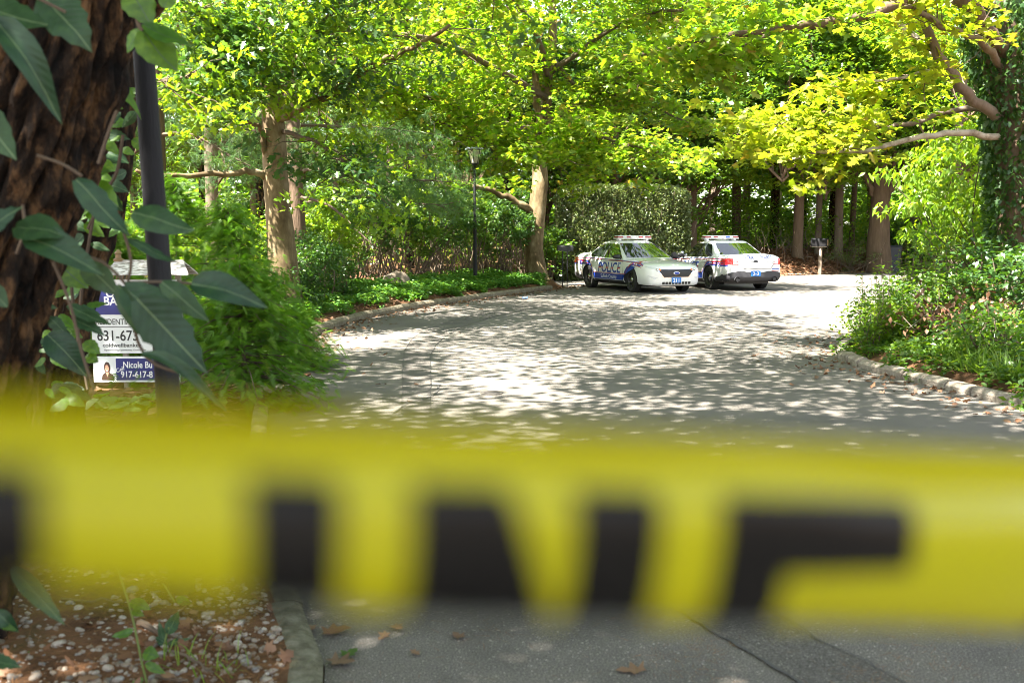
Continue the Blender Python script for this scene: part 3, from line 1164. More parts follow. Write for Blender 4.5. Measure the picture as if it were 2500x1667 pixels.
    # rear: dark lower bumper, boot lid line, lettering, sticker
    rbm = MB(); decal(rbm, [(-.93, .33), (-.70, .30), (.70, .30), (.93, .33), (.93, .50), (.74, .58), (.60, .60), (.40, .60), (.28, .57), (-.28, .57), (-.40, .60), (-.60, .60), (-.74, .58), (-.93, .50)], '-x', .022, cuts=.09)
    for ax in ('+y', '-y'):
        decal(rbm, [(-1.86, .27), (-1.83, .40), (-2.0, .42), (-2.66, .52), (-2.66, .31), (-2.2, .27)], ax, .016, cuts=.1)
    rbm.build('rear_bumper', M['plastic'], root, smooth=True)
    ll = MB()
    for line in ([(-.60, .985), (-.59, .80), (-.50, .675), (.50, .675), (.59, .80), (.60, .985)], [(-.575, .893), (.575, .893)]):
        decal(ll, strip_poly(line, .012), '-x', .006, cuts=.12)
    ll.build('boot_seam', M['plastic'], root)
    bl = MB(); c1 = project([(0, .893)], [], '-x', .01)[0]
    bl.lathe([(.08, -.008), (.08, 0), (.001, .001)], (0, 0, 0), 'x', 20)
    bl.v = [(c1.x - v[0], v[1], v[2] * .4 + c1.z) for v in bl.v]
    bl.build('boot_badge', M['plastic'], root)
    rt = MB()
    car_text(rt, 'SUFFOLK', .125, '-x', .30, .975, .010, flipx=-1, bold=.016, sx=.92)
    car_text(rt, 'POLICE', .125, '-x', -.34, .975, .010, flipx=-1, bold=.016, sx=.92)
    rt.build('lettering', M['blue'], root)
    for z, h_, mm in ((.665, .022, 'blue'), (.64, .028, 'film'), (.616, .022, 'red')):
        sk = MB(); decal(sk, [(-.54, z - h_ / 2), (-.80, z - h_ / 2), (-.80, z + h_ / 2), (-.54, z + h_ / 2)], '-x', .008)
        sk.build('bumper_sticker', M[mm], root)
    # roof: light bar on two feet, small aerial, spotlight by the windscreen pillar
    lb = MB()
    lb.box((-.20, 0, 1.585), (.27, 1.20, .03)); lb.box((-.20, 0, 1.665), (.25, 1.18, .018), taper=.9)
    for s in (1, -1): lb.box((-.20, s * .48, 1.545), (.18, .08, .07))
    bar = lb.build('light_bar', M['film'], root)
    cols = ['maroon', 'clear_lens', 'maroon', 'clear_lens', 'film', 'clear_lens', 'blue_lens' if number == '2-3' else 'maroon', 'clear_lens', 'maroon']
    wds = [.20, .09, .14, .09, .10, .09, .13, .12, .18]
    y = .585
    for cc, wd in zip(cols, wds):
        k = wd * 1.17 / sum(wds)
        q = MB(); q.box((-.20, y - k / 2, 1.628), (.275, k - .008, .054)); y -= k
        q.build('lamp_lens', M[cc], bar)
    an = MB(); an.lathe([(.045, 1.51), (.04, 1.55), (.001, 1.565)], (-.92, 0, 0), n=14)
    an.build('aerial', M['plastic'], root, smooth=40)
    sp = MB(); sp.lathe([(.001, -.07), (.06, -.05), (.075, .02), (.075, .05), (.001, .055)], (.84, .88, 1.10), 'x', 16)
    sp.tube([(.80, .80, 1.02), (.84, .88, 1.10)], .016, 6)
    sp.build('spotlight', M['chrome'] if number == '2-3' else M['black'], root, smooth=40)
    un = MB(); un.box((0, 0, .25), (4.2, 1.5, .12)); un.box((-1.42, 0, .3), (.12, 1.5, .12)); un.box((1.45, 0, .3), (.12, 1.5, .12))
    un.build('underbody', M['black'], root)
    return root


police_car('white police car facing the camera with number 211 on its front plate', (3.865, 31.3, 0), R(-68.4), '211', R(-6))
police_car('white police car seen from behind with number 2-3 on its rear plate', (6.73, 32.8, 0), R(103.9), '2-3')


# ------------------------------------------------------------------ street furniture
def lamp_post(label, base, h, lean=(0, 0), rz=0.0, s=1.0):
    root = empty('street_lamp', base, rz)
    root.rotation_euler = (lean[1], lean[0], rz)
    tag(root, label, 'street lamp', 'post top lamps along the road')
    p = MB(); p.tube([(0, 0, -.3), (0, 0, 0), (0, 0, h * .5), (0, 0, h - .62)], [.058, .0575, .047, .036], 20)
    p.build('post', M['pole'], root, smooth=40)
    k = MB(); k.lathe([(.05, h - .64), (.085, h - .60), (.085, h - .585), (.05, h - .57), (.001, h - .57)], n=16)
    k.build('collar', M['black'], root, smooth=40)
    n = 6
    z0, z1, r0, r1 = h - .57, h - .17, .115, .215
    fr = MB()
    for i in range(n):
        a = 2 * math.pi * i / n + .3
        fr.tube([(math.cos(a) * r0, math.sin(a) * r0, z0), (math.cos(a) * r1, math.sin(a) * r1, z1)], .013, 5)
        b_ = 2 * math.pi * (i + 1) / n + .3
        for rr_, zz in ((r0, z0), (r1, z1)):
            fr.tube([(math.cos(a) * rr_, math.sin(a) * rr_, zz), (math.cos(b_) * rr_, math.sin(b_) * rr_, zz)], .014, 5)
    lt = fr.build('lantern_frame', M['black'], root)
    for i in range(n):
        a, b_ = 2 * math.pi * i / n + .3, 2 * math.pi * (i + 1) / n + .3
        g = MB()
        e = .97
        g.add([(math.cos(a) * r0 * e, math.sin(a) * r0 * e, z0), (math.cos(b_) * r0 * e, math.sin(b_) * r0 * e, z0), (math.cos(b_) * r1 * e, math.sin(b_) * r1 * e, z1), (math.cos(a) * r1 * e, math.sin(a) * r1 * e, z1)], [(0, 1, 2, 3)])
        g.build('pane', M['lamp_glass'], lt)
    c = MB(); c.lathe([(.285, z1 + .0), (.285, z1 + .02), (.20, z1 + .10), (.07, z1 + .15), (.03, z1 + .16), (.03, z1 + .19), (.001, z1 + .20)], n=6)
    c.build('cap', M['lamp_cap'], root)
    return root


b0 = G(446, 1455, .03)
lamp_post('tall dark grey lamp post leaning beside the pebble bed', b0, 3.9, (-R(2.0), 0))
lb = W(1160, 690, 30); lb.z = hz(lb.x, lb.y) - .02
lamp_post('distant grey post lamp with a frosted six sided lantern', lb, W(1160, 352, 30).z - lb.z)

# mailbox on two thin legs, left of the front police car
t = empty('mailbox', (W(1379, 690, 32.2).x, 32.2, 0.1), R(8))
tag(t, 'black mailbox on two thin metal legs beside the first police car', 'mailbox')
b = MB()
prof = [(-.09, 0), (.09, 0), (.09, .12)] + [(.09 * math.cos(a), .12 + .07 * math.sin(a)) for a in np.linspace(0, math.pi, 9)][1:-1] + [(-.09, .12)]
for x in (-.25, .25): b.v += [(x, y, 1.08 + z) for y, z in prof]
n = len(prof)
b.f = [(i, (i + 1) % n, n + (i + 1) % n, n + i) for i in range(n)] + [tuple(range(n)), tuple(range(2 * n - 1, n - 1, -1))]
b.m = [0] * len(b.f)
b.build('box', M['black'], t)
for x in (-.075, .075):
    b = MB(); b.tube([(x, 0, -.2), (x, 0, 1.08)], .016, 8); b.build('leg', M['black'], t)
b = MB(); b.box((.257, 0, 1.17), (.008, .15, .15)); b.build('door', M['black'], t)

# mailbox on the wooden post across the road
mbp = W(1999, 648, 43.2)
t = empty('mailbox', (mbp.x, 43.2, hz(mbp.x, 43.2)), R(-28))
tag(t, 'arched dark mailbox on a pale wooden post below the trees', 'mailbox')
b = MB()
prof = [(-.16, 0), (.16, 0), (.16, .2)] + [(.16 * math.cos(a), .2 + .15 * math.sin(a)) for a in np.linspace(0, math.pi, 11)][1:-1] + [(-.16, .2)]
for x in (-.34, .34): b.v += [(x, y, 1.25 + z) for y, z in prof]
n = len(prof)
b.f = [(i, (i + 1) % n, n + (i + 1) % n, n + i) for i in range(n)] + [tuple(range(n)), tuple(range(2 * n - 1, n - 1, -1))]
b.m = [0] * len(b.f)
b.build('box', M['box_dark'], t)
b = MB(); b.box((.348, 0, 1.41), (.012, .22, .26)); b.build('door', M['brass'], t)
b = MB(); b.box((0, 0, 1.235), (.6, .28, .03)); b.build('tray', M['wood_grey'], t)
b = MB(); b.box((.06, 0, .45), (.13, .13, 1.54)); b.build('post', M['bark_grey'], t)
b = MB(); b.box((.06, -.07, 1.0), (.05, .01, .30)); b.build('number_plate', M['film'], t)

# dark bin at the foot of the forked tree
bp = W(2177, 617, 46.5)
t = empty('wheeled_bin', (bp.x, 46.5, hz(bp.x, 46.5)), R(15))
tag(t, 'dark wheeled bin standing behind the forked tree', 'bin')
b = MB(); b.box((0, 0, .62), (.62, .62, 1.15)); b.v = [(x * (.84 if z < .5 else 1), y * (.84 if z < .5 else 1), z) for x, y, z in b.v]
b.build('body', M['bin'], t)
b = MB(); b.box((0, 0, 1.23), (.70, .70, .07), taper=.85); b.build('lid', M['bin'], t)
for s in (1, -1):
    b = MB(); b.lathe([(.1, s * .30), (.1, s * .35)], (0, .28, .1), 'x', 14); b.build('wheel', M['tyre'], t)

# boulder
bo = W(968, 694, 25.5)
b = MB()
bm = bmesh.new(); bmesh.ops.create_icosphere(bm, subdivisions=3, radius=1)
for v in bm.verts:
    v.co *= 1 + .22 * noise.noise(v.co * 1.6 + Vector((3, 1, 0))) + .06 * noise.noise(v.co * 6)
b.add([(v.co.x * .36, v.co.y * .28, v.co.z * .26) for v in bm.verts], [tuple(v.index for v in f.verts) for f in bm.faces]); bm.free()
tag(b.build('boulder', M['rock'], smooth=True, loc=(bo.x, bo.y, hz(bo.x, bo.y) + .17)), 'rounded brown boulder among the ground cover plants', 'boulder')

# crumpled litter by the kerb
li = G(1283, 727, .03)
b = MB(); bm = bmesh.new(); bmesh.ops.create_icosphere(bm, subdivisions=2, radius=.055)
for v in bm.verts: v.co *= 1 + .5 * noise.noise(v.co * 30)
b.add([(v.co.x * 1.5, v.co.y, v.co.z * .6) for v in bm.verts], [tuple(v.index for v in f.verts) for f in bm.faces]); bm.free()
tag(b.build('crumpled_litter', M['litter'], loc=li), 'small crumpled pale blue wrapper lying by the kerb', 'litter')

# ------------------------------------------------------------------ estate agent's sign
SY = 10.5
sc = FPX / SY
sg = G(330, 985)
t = empty('yard_sign', (W(330, 800, SY).x, SY, 0))
tag(t, 'white and navy property sign with a small peeling roof', 'sign')


def SX(px): return (px - 330) / sc
def SZ(py): return W(330, py, SY).z


panel = MB(); panel.box((0, 0, (SZ(683) + SZ(862)) / 2), (SX(412) - SX(200), .02, SZ(683) - SZ(862)))
pn = panel.build('panel', M['sign_white'], t)
fl = MB(); fl.box((0, -.012, (SZ(698) + SZ(768)) / 2), (SX(408) - SX(204), .003, SZ(698) - SZ(768)))
fl.build('blue_field', M['sign_blue'], pn)
tb = MB(); tb.box((0, -.012, SZ(797.5)), (SX(408) - SX(204), .003, .006)); tb.build('rule_line', M['ink'], pn)


def sign_text(txt, size, px, py, m, parent, align='LEFT', y=-.0125, **k):
    V, Fc = text_flat(txt, size, align=align, **k)
    q = MB(); q.add([(SX(px) + a, y, SZ(py) + c) for a, c in V], Fc)
    return q.build('lettering', m, parent)


sign_text('RESIDENTIAL', .088, 234, 792, M['ink'], pn, sx=.78, bold=.006)
sign_text('631-673', .155, 236, 831, M['ink'], pn, sx=.86, bold=.012)
sign_text('coldwellbanker', .058, 249, 846.5, M['ink'], pn, sx=1.15, bold=.012)
sign_text('Equal Housing Opportunity. Owned And', .022, 253, 855.5, M['ink'], pn, sx=1.2, bold=.012)
sign_text('OLD', .13, 262, 725, M['film'], pn, sx=.9, bold=.012, y=-.0155)
sign_text('BANK', .13, 256, 745, M['film'], pn, sx=.9, bold=.012, y=-.0155)
low = MB(); low.box((0, 0, (SZ(870) + SZ(932)) / 2), (SX(412) - SX(200), .02, SZ(870) - SZ(932)))
lo = low.build('name_panel', M['sign_white'], t)
fl = MB(); fl.box(((SX(280) + SX(410)) / 2, -.012, (SZ(874.5) + SZ(927.5)) / 2), (SX(410) - SX(280), .003, SZ(874.5) - SZ(927.5)))
fl.build('blue_field', M['sign_blue'], lo)
sign_text('Nicole Bu', .098, 297, 897.5, M['film'], lo, sx=.80, bold=.016, y=-.0155)
sign_text('917-617-8', .098, 291, 921, M['film'], lo, sx=.84, bold=.016, y=-.0155)
V, Fc = text_flat('Cell', .058, bold=.01, align='LEFT')
ca, sa = math.cos(.35), math.sin(.35)
q = MB(); q.add([(SX(281) + a * ca - c * sa, -.0155, SZ(909) + a * sa + c * ca) for a, c in V], Fc)
q.build('lettering', M['film'], lo)


def disc(cx, cz, rx, rz_, y, n=20):
    q = MB()
    q.add([(cx + rx * math.cos(a), y, cz + rz_ * math.sin(a)) for a in np.linspace(0, 2 * math.pi, n, endpoint=False)], [tuple(range(n))])
    return q


por = empty('portrait_print'); por.parent = lo
disc(SX(258), SZ(897), .034, .062, -.0130).build('printed_hair', M['hair'], por)
q = MB(); q.add([(SX(x), -.0135, SZ(y)) for x, y in ((243, 927), (246, 914), (254, 908), (262, 908), (272, 914), (276, 927))], [(0, 1, 2, 3, 4, 5)])
q.build('printed_jacket', M['hair'], por)
q = MB(); q.add([(SX(x), -.0138, SZ(y)) for x, y in ((254, 908), (262, 908), (258.5, 920))], [(0, 1, 2)]); q.build('printed_neck', M['skin'], por)
disc(SX(257.5), SZ(898.5), .021, .036, -.0142).build('printed_face', M['skin'], por)
disc(SX(257.5), SZ(904.5), .010, .004, -.0146).build('printed_smile', M['film'], por)
for k in (254.2, 260.4): disc(SX(k), SZ(895.5), .003, .003, -.0146).build('printed_eye', M['hair'], por)
# roof: two sloping boards, gable ends, finial
rz0, rz1 = SZ(671), SZ(640)
xa, xb = SX(275), SX(477)
b = MB()
for s in (-1, 1):
    for k in range(3):
        z0 = rz0 + (rz1 - rz0) * k / 3; z1 = rz0 + (rz1 - rz0) * (k + 1.12) / 3
        y0, y1 = s * .16 * (1 - k / 3), s * .16 * (1 - (k + 1) / 3)
        ia, ib = .055 * k / 3, .10 * k / 3
        ja, jb = .055 * (k + 1) / 3, .10 * (k + 1) / 3
        q = MB()
        q.add([(xa + ia, y0, z0), (xb - ib, y0, z0), (xb - jb, y1 * .999, z1), (xa + ja, y1, z1),
               (xa + ia, y0, z0 + .012), (xb - ib, y0, z0 + .012), (xb - jb, y1, z1 + .012), (xa + ja, y1, z1 + .012)],
              [(0, 1, 2, 3), (4, 5, 6, 7), (0, 1, 5, 4), (2, 3, 7, 6), (1, 2, 6, 5), (0, 3, 7, 4)])
        q.build('roof_board', M['wood_white'], t)
b = MB(); b.box(((xa + xb) / 2 - .02, 0, rz1 + .012), (xb - xa - .16, .035, .022)); b.build('ridge', M['wood_white'], t)
b = MB(); b.lathe([(.05, rz1 + .01), (.052, rz1 + .03), (.03, rz1 + .045), (.028, rz1 + .085), (.042, rz1 + .09), (.02, rz1 + .12), (.001, rz1 + .135)], (SX(296), 0, 0), n=14)
b.build('finial', M['brass'], t, smooth=40)
for x in (SX(300), SX(436)):
    b = MB(); b.box((x, .05, rz0 / 2), (.05, .05, rz0)); b.build('post', M['wood_grey'], t)
for k in range(5):
    b = MB(); b.tube([(SX(280 + 8 * k), .0, SZ(683)), (SX(284 + 8 * k), .0, rz0)], .006, 5); b.build('lattice_bar', M['brass'], t)

# ------------------------------------------------------------------ trees
TRI = [0]


def crown(name, T, pos, size, m, parent, seed=0, **k):
    r = np.random.default_rng(seed)
    ax = orient(r, len(pos), **k)
    sz_ = size * (.45 + .8 * r.beta(2.2, 1.6, len(pos)))
    me = leaves_mesh(name, T, pos, ax, sz_, m, seed=seed)
    TRI[0] += sum(len(f) - 2 for f in T[1]) * len(pos)
    return link(name, me, parent)


def traced(pts):
    return [W(px, py, Y) for px, py, Y in pts]


def hero_tree(name, label, trunk_px, trunk_r, bark_m, limbs, cat='tree', seed=0, n=16, lump=.06):
    """limbs: list of (traced path, r0, r1, bark)"""
    root = empty(name, trunk_px[0])
    tag(root, label, cat)
    o = Vector(trunk_px[0])
    tb = MB(); trunk_mesh(tb, [p - o for p in trunk_px], trunk_r, n, lump, seed)
    tb.build('trunk', bark_m, root, smooth=True)
    for path, r0, r1, bm_ in limbs:
        q = MB(); p = smooth_path([p - o for p in path], 4)
        rg = np.random.default_rng(len(path) + int(r0 * 1000))
        p = [v + Vector(rg.normal(0, r0 * .22, 3)) for v in p]
        q.tube(p, lin_r(len(p), r0, r1), 9)
        q.build('limb', bm_, root, smooth=True)
    return root, o


def pix(p):
    d = Vector(p) - Vector((0, 0, CAM_H))
    c, s = math.cos(PITCH), math.sin(PITCH)
    f_, u_ = d.y * c - d.z * s, d.y * s + d.z * c
    return 1250 + FPX * d.x / f_, 833.5 - FPX * u_ / f_


def clear_view(c, o, box=((1105, 1225, 335, 480),)):
    """leave out the sprays that would hang over the lamp"""
    keep = []
    for q in c:
        x, y = pix(Vector(q) + Vector(o))
        keep.append(not any(a < x < b_ and e < y < f_ for a, b_, e, f_ in box))
    return c[np.array(keep)]


# --- sycamore A, left of the road
TA = traced([(708, 790, 18.7), (700, 735, 18.7), (690, 640, 18.7), (674, 460, 18.7), (667, 300, 18.7), (655, 150, 18.9), (640, 20, 19.2), (622, -150, 19.5), (610, -330, 20)])
TA[0].z = hz(TA[0].x, TA[0].y) - .1
limA = [(traced([(655, 440, 18.7), (630, 424, 18.5), (600, 420, 18.3), (520, 425, 18), (405, 428, 17.6), (330, 420, 17.3)]), .075, .03, M['bark_syc']),
        (traced([(655, 400, 18.7), (643, 360, 18.5), (640, 320, 18.4), (620, 303, 18.2), (575, 300, 18), (520, 325, 17.6)]), .06, .025, M['bark_syc']),
        (traced([(680, 300, 18.7), (730, 265, 18.3), (800, 235, 18), (900, 165, 17.5), (985, 125, 17), (1100, 70, 16.5)]), .09, .03, M['bark_syc']),
        (traced([(668, 220, 18.7), (610, 130, 18), (540, 70, 17), (470, 30, 16.4)]), .07, .02, M['twig']),
        (traced([(664, 250, 18.8), (720, 150, 18.4), (790, 60, 18), (860, -40, 17.6)]), .075, .03, M['bark_syc']),
        (traced([(655, 150, 18.9), (560, 150, 17.4), (450, 190, 16.2), (390, 200, 15.6)]), .05, .015, M['twig']),
        (traced([(668, 320, 18.8), (760, 340, 18), (830, 390, 17.4), (880, 430, 17)]), .05, .012, M['twig'])]
rA, oA = hero_tree('sycamore_tree', 'sycamore with flaking tan trunk left of the road', TA, [.36, .31, .275, .235, .205, .17, .14, .11, .06], M['bark_syc'], limA, seed=3)
ra = np.random.default_rng(11)
tw = MB(); cs = []
for i, (p, r0, r1, _) in enumerate(limA):
    if i in (0, 1): continue
    cs.append(sprays(ra, p, 30, 1.15, -.1, .25, tw))
tw.v = [tuple(Vector(v) - oA) for v in tw.v]
tw.build('twigs', M['twig'], rA)
c = np.vstack(cs) - np.array(oA)
fr_ = np.array([tuple(W(ra.uniform(470, 800), ra.uniform(-20, 255), ra.uniform(16.2, 18.2)) - oA) for _ in range(60)])
c = clear_view(np.vstack([c, fr_]), oA)
pa_ = clump(ra, c, 38, (.5, .5, .3)); hf = ra.uniform(size=len(c)).repeat(38) < .5
crown('crown', T_lobed(.75), pa_[hf], .15, M['oak'], rA, 21, droop=.5)
crown('crown', T_lobed(.75), pa_[~hf], .15, M['lime'], rA, 24, droop=.5)
cu = np.vstack([in_ball(ra, 46) * np.array((3.4, 3.2, 2.2)) + np.array((-.4, .3, 8.4)), in_ball(ra, 74) * np.array((3.4, 3.6, 1.5)) + np.array((2.2, -1.4, 8.4))])  # second group, above the view, is added to dapple the road
crown('crown', T_S, clump(ra, cu, 50, (.8, .8, .4)), .22, M['mid'], rA, 22, droop=.3)

# --- brown trunk close behind A
TB = traced([(728, 760, 22.5), (726, 640, 22.5), (722, 520, 22.5), (716, 400, 22.6), (712, 250, 22.8), (706, 60, 23), (700, -200, 23.4)])
TB[0].z = hz(TB[0].x, TB[0].y) - .1
rB, oB = hero_tree('rough_barked_tree', 'rough brown trunk close behind the tan sycamore', TB, [.26, .22, .2, .19, .17, .14, .08], M['bark_mid'],
                   [(traced([(722, 480, 22.5), (800, 500, 22), (870, 560, 21.6), (910, 600, 21.4)]), .04, .012, M['twig'])], seed=5)
cu = in_ball(ra, 26) * np.array((2.6, 2.6, 2.0)) + np.array((-.6, 0, 8.4))
crown('crown', T_S, clump(ra, cu, 60, (.8, .8, .4)), .2, M['mid'], rB, 23)

# --- sycamore C, centre, behind the bank
TC = traced([(1313, 720, 33), (1311, 680, 33), (1304, 610, 33), (1312, 520, 33), (1319, 440, 33), (1317, 380, 33), (1330, 300, 33), (1336, 200, 33), (1350, 80, 33), (1345, -120, 33), (1340, -300, 33)])
TC[0].z = hz(TC[0].x, TC[0].y) - .1
limC = [(traced([(1300, 540, 33), (1288, 512, 32.8), (1250, 488, 32.4), (1195, 464, 32), (1150, 455, 31.5)]), .16, .06, M['bark_syc']),
        (traced([(1318, 400, 33), (1312, 250, 32.6), (1300, 160, 32.4), (1270, 60, 32), (1240, 15, 32)]), .13, .07, M['bark_syc']),
        (traced([(1330, 300, 33), (1400, 262, 33), (1480, 205, 33), (1600, 150, 32.5)]), .10, .03, M['bark_syc']),
        (traced([(1330, 320, 33), (1230, 300, 31), (1120, 265, 29), (1010, 232, 27.4), (900, 228, 26.5)]), .11, .03, M['twig']),
        (traced([(1335, 240, 33), (1200, 160, 30), (1050, 95, 27), (880, 80, 25), (800, 40, 24)]), .11, .03, M['twig']),
        (traced([(1320, 370, 33), (1250, 370, 31), (1160, 350, 29), (1080, 300, 28), (1010, 270, 27)]), .09, .02, M['twig']),
        (traced([(1340, 200, 33), (1300, 60, 29), (1220, -20, 26), (1140, -60, 24)]), .10, .03, M['twig']),
        (traced([(1340, 180, 33), (1450, 100, 32.5), (1560, 40, 30.5), (1700, 20, 28.5)]), .10, .03, M['twig']),
        (traced([(1325, 330, 33), (1380, 330, 30.5), (1440, 330, 29), (1520, 350, 28), (1600, 370, 27.6)]), .08, .02, M['twig']),
        (traced([(1330, 310, 33), (1300, 330, 30), (1290, 345, 28.5), (1330, 380, 27.6)]), .07, .02, M['twig']),
        (traced([(1345, 140, 33), (1420, 220, 33), (1540, 240, 33), (1680, 300, 33)]), .09, .02, M['twig'])]
rC, oC = hero_tree('sycamore_tree', 'spreading sycamore behind the mailbox with bright yellow green leaves', TC, [.48, .38, .31, .29, .25, .235, .20, .17, .13, .09, .05], M['bark_syc'], limC, seed=9)
rc = np.random.default_rng(17)
tw = MB(); cs = []
for i, (p, r0, r1, _) in enumerate(limC):
    if i < 1: continue
    cs.append(sprays(rc, p, 36 if i > 2 else 20, 1.7, -.05, .18, tw, .016))
tw.v = [tuple(Vector(v) - oC) for v in tw.v]
tw.build('twigs', M['twig'], rC)
c = clear_view(np.vstack(cs) - np.array(oC), oC)
crown('crown', T_L, clump(rc, c, 72, (.75, .75, .28)), .175, M['syc'], rC, 31, droop=.3, roll=.5)
cu = np.vstack([in_ball(rc, 30) * np.array((4.2, 3.0, 2.2)) + np.array((-.4, .4, 11.0)), in_ball(rc, 34) * np.array((2.6, 2.0, .9)) + np.array((1.8, -4.9, 9.6))])  # second group, just above the view, is added to shade the rear car
crown('crown', T_S, clump(rc, cu, 55, (1, 1, .45)), .26, M['syc'], rC, 32)

# --- ivy clad tree D at the right edge with traced limbs
TD = traced([(2520, 1000, 14.6), (2510, 800, 14.6), (2500, 560, 14.6), (2490, 380, 14.6), (2476, 220, 14.6), (2425, 60, 14.6), (2395, -120, 14.7), (2370, -330, 15)])
TD[0].z = hz(TD[0].x, TD[0].y) - .1
limD = [(traced([(2462, 330, 14.6), (2430, 285, 14.4), (2360, 225, 14), (2300, 150, 13.7), (2265, 80, 13.5), (2245, 20, 13.4), (2180, 8, 13.3), (2150, -30, 13.3)]), .085, .04, M['bark_grey']),
        (traced([(2465, 340, 14.6), (2420, 335, 14.3), (2330, 324, 14), (2230, 340, 13.8), (2130, 365, 13.6), (2060, 372, 13.5), (1995, 372, 13.4), (1930, 390, 13.4)]), .055, .018, M['bark_pale']),
        (traced([(2440, 285, 14.6), (2390, 265, 14.6), (2310, 272, 14.6), (2230, 300, 14.6), (2150, 312, 14.6), (2060, 323, 14.6), (1985, 326, 14.6), (1880, 300, 14.6)]), .05, .014, M['bark_grey']),
        (traced([(2310, 165, 13.7), (2260, 175, 13.6), (2180, 195, 13.4), (2110, 200, 13.3), (2050, 195, 13.2)]), .03, .01, M['bark_pale']),
        (traced([(2450, 180, 14.6), (2420, 130, 14), (2380, 90, 13.6), (2300, 65, 13), (2230, 20, 12.7), (2150, 10, 12.5)]), .06, .025, M['bark_grey']),
        (traced([(2420, 30, 14.6), (2300, -60, 13), (2200, 0, 12.4), (2110, 38, 12), (1990, 55, 11.8), (1880, 78, 11.6), (1760, 92, 11.5), (1640, 118, 11.5), (1540, 150, 11.5)]), .085, .018, M['bark_mid']),
        (traced([(1890, 78, 11.6), (1820, 110, 11.5), (1770, 130, 11.4), (1700, 150, 11.4)]), .025, .008, M['twig']),
        (traced([(2470, 300, 14.6), (2380, 240, 15.4), (2290, 140, 16), (2200, 60, 16.5), (2160, 20, 16.6)]), .07, .03, M['bark_pale']),
        (traced([(2455, 140, 14.4), (2420, 85, 14.1), (2380, 40, 13.9), (2335, -20, 13.8)]), .10, .11, M['bark_mid']),
        (traced([(2510, 130, 15.4), (2495, 50, 15.4), (2480, -30, 15.4), (2465, -200, 15.4)]), .16, .10, M['bark_grey'])]
rD, oD = hero_tree('ivy_clad_tree', 'big ivy clad tree at the right edge with yellow leaves', TD, [.46, .40, .36, .34, .32, .28, .24, .2], M['bark_mid'], limD, seed=13)
rd_ = np.random.default_rng(23)
tw = MB()
cs = [sprays(rd_, limD[1][0], 18, .5, .05, .55, tw, .010), sprays(rd_, limD[2][0], 46, .75, .05, .45, tw, .010), sprays(rd_, limD[0][0], 26, .7, .1, .25, tw, .010),
      sprays(rd_, limD[3][0], 24, .55, .0, .1, tw, .010), sprays(rd_, limD[4][0], 20, .6, .1, .3, tw), sprays(rd_, limD[7][0], 22, .8, .0, .1, tw)]
# the long tips of the two low limbs
tip = [W(x, y, Y) for x, y, Y in ((1760, 265, 14.8), (1800, 300, 14.4), (1830, 330, 14.2), (1860, 285, 14.8), (1900, 350, 13.9), (1950, 300, 14.4), (1980, 345, 13.9), (2030, 345, 13.8), (1790, 350, 14), (1900, 250, 14.8), (1850, 240, 15), (1760, 310, 14.5), (2080, 290, 14.4), (1940, 380, 13.6), (1995, 385, 13.6), (1880, 375, 13.6))]
cs.append(np.repeat(np.array([tuple(v) for v in tip]), 3, axis=0) + rd_.normal(0, .2, (48, 3)))
tw.v = [tuple(Vector(v) - oD) for v in tw.v]
tw.build('twigs', M['twig'], rD)
c = np.vstack(cs) - np.array(oD)
crown('crown', T_L, clump(rd_, c, 16, (.34, .34, .14)), .14, M['yel'], rD, 41, droop=.35, roll=.45)
c6 = np.vstack([sprays(rd_, limD[5][0], 40, .8, .05, .3), sprays(rd_, limD[6][0], 16, .5, .0, .2)]) - np.array(oD)
crown('crown', T_lobed(.8), clump(rd_, c6, 26, (.32, .32, .16)), .13, M['syc'], rD, 42, droop=.35)
cu = in_ball(rd_, 36) * np.array((3.2, 3.4, 2.2)) + np.array((-1.6, -1.0, 8.6))
crown('crown', T_S, clump(rd_, cu, 55, (.8, .8, .4)), .2, M['mid'], rD, 43)
# ivy leaves hugging the trunk
pD = smooth_path([p - oD for p in TD], 6)
ctr = np.array([tuple(p) for p in pD])
k = rd_.integers(0, len(ctr) - 10, 9500)
an = rd_.uniform(0, 2 * math.pi, 9500)
rr = np.interp(k, [0, len(ctr)], [.50, .36]) * rd_.uniform(.95, 1.18, 9500)
pos = ctr[k] + np.stack([np.cos(an) * rr, np.sin(an) * rr, rd_.normal(0, .15, 9500)], 1)
crown('ivy_leaves', T_lobed(.9), pos, .085, M['shade'], rD, 44, droop=1.0, dsig=.3)

# --- forked tree and straight trunks on the far bank, and the rest of the wood
rw = np.random.default_rng(31)


def wood_variant(seed, hgt, low, spread, T, size, m, clumps=70, per=60, flat=.42):
    r = np.random.default_rng(seed)
    top = hgt
    zc, zr = (low + top) / 2, (top - low) / 2
    c = in_ball(r, clumps, .35) * np.array((spread, spread, zr)) + np.array((0, 0, zc))
    n = clumps * per
    pos = clump(r, c, per, (1.0, 1.0, flat))
    me = leaves_mesh('crown', T, pos, orient(r, n, .3, .35, .5), size * r.uniform(.65, 1.25, n), m, seed=seed)
    TRI[0] += sum(len(f) - 2 for f in T[1]) * n
    lb_ = MB()
    for k_ in range(0, clumps, 5):
        e = Vector(c[k_])
        lb_.tube(wig(r, (0, 0, max(low * .8, e.z - spread * .8)), e, 5, .08), lin_r(6, .07, .02), 5, cap=False)
    return me, lb_.mesh('limbs', M['bark_mid'])


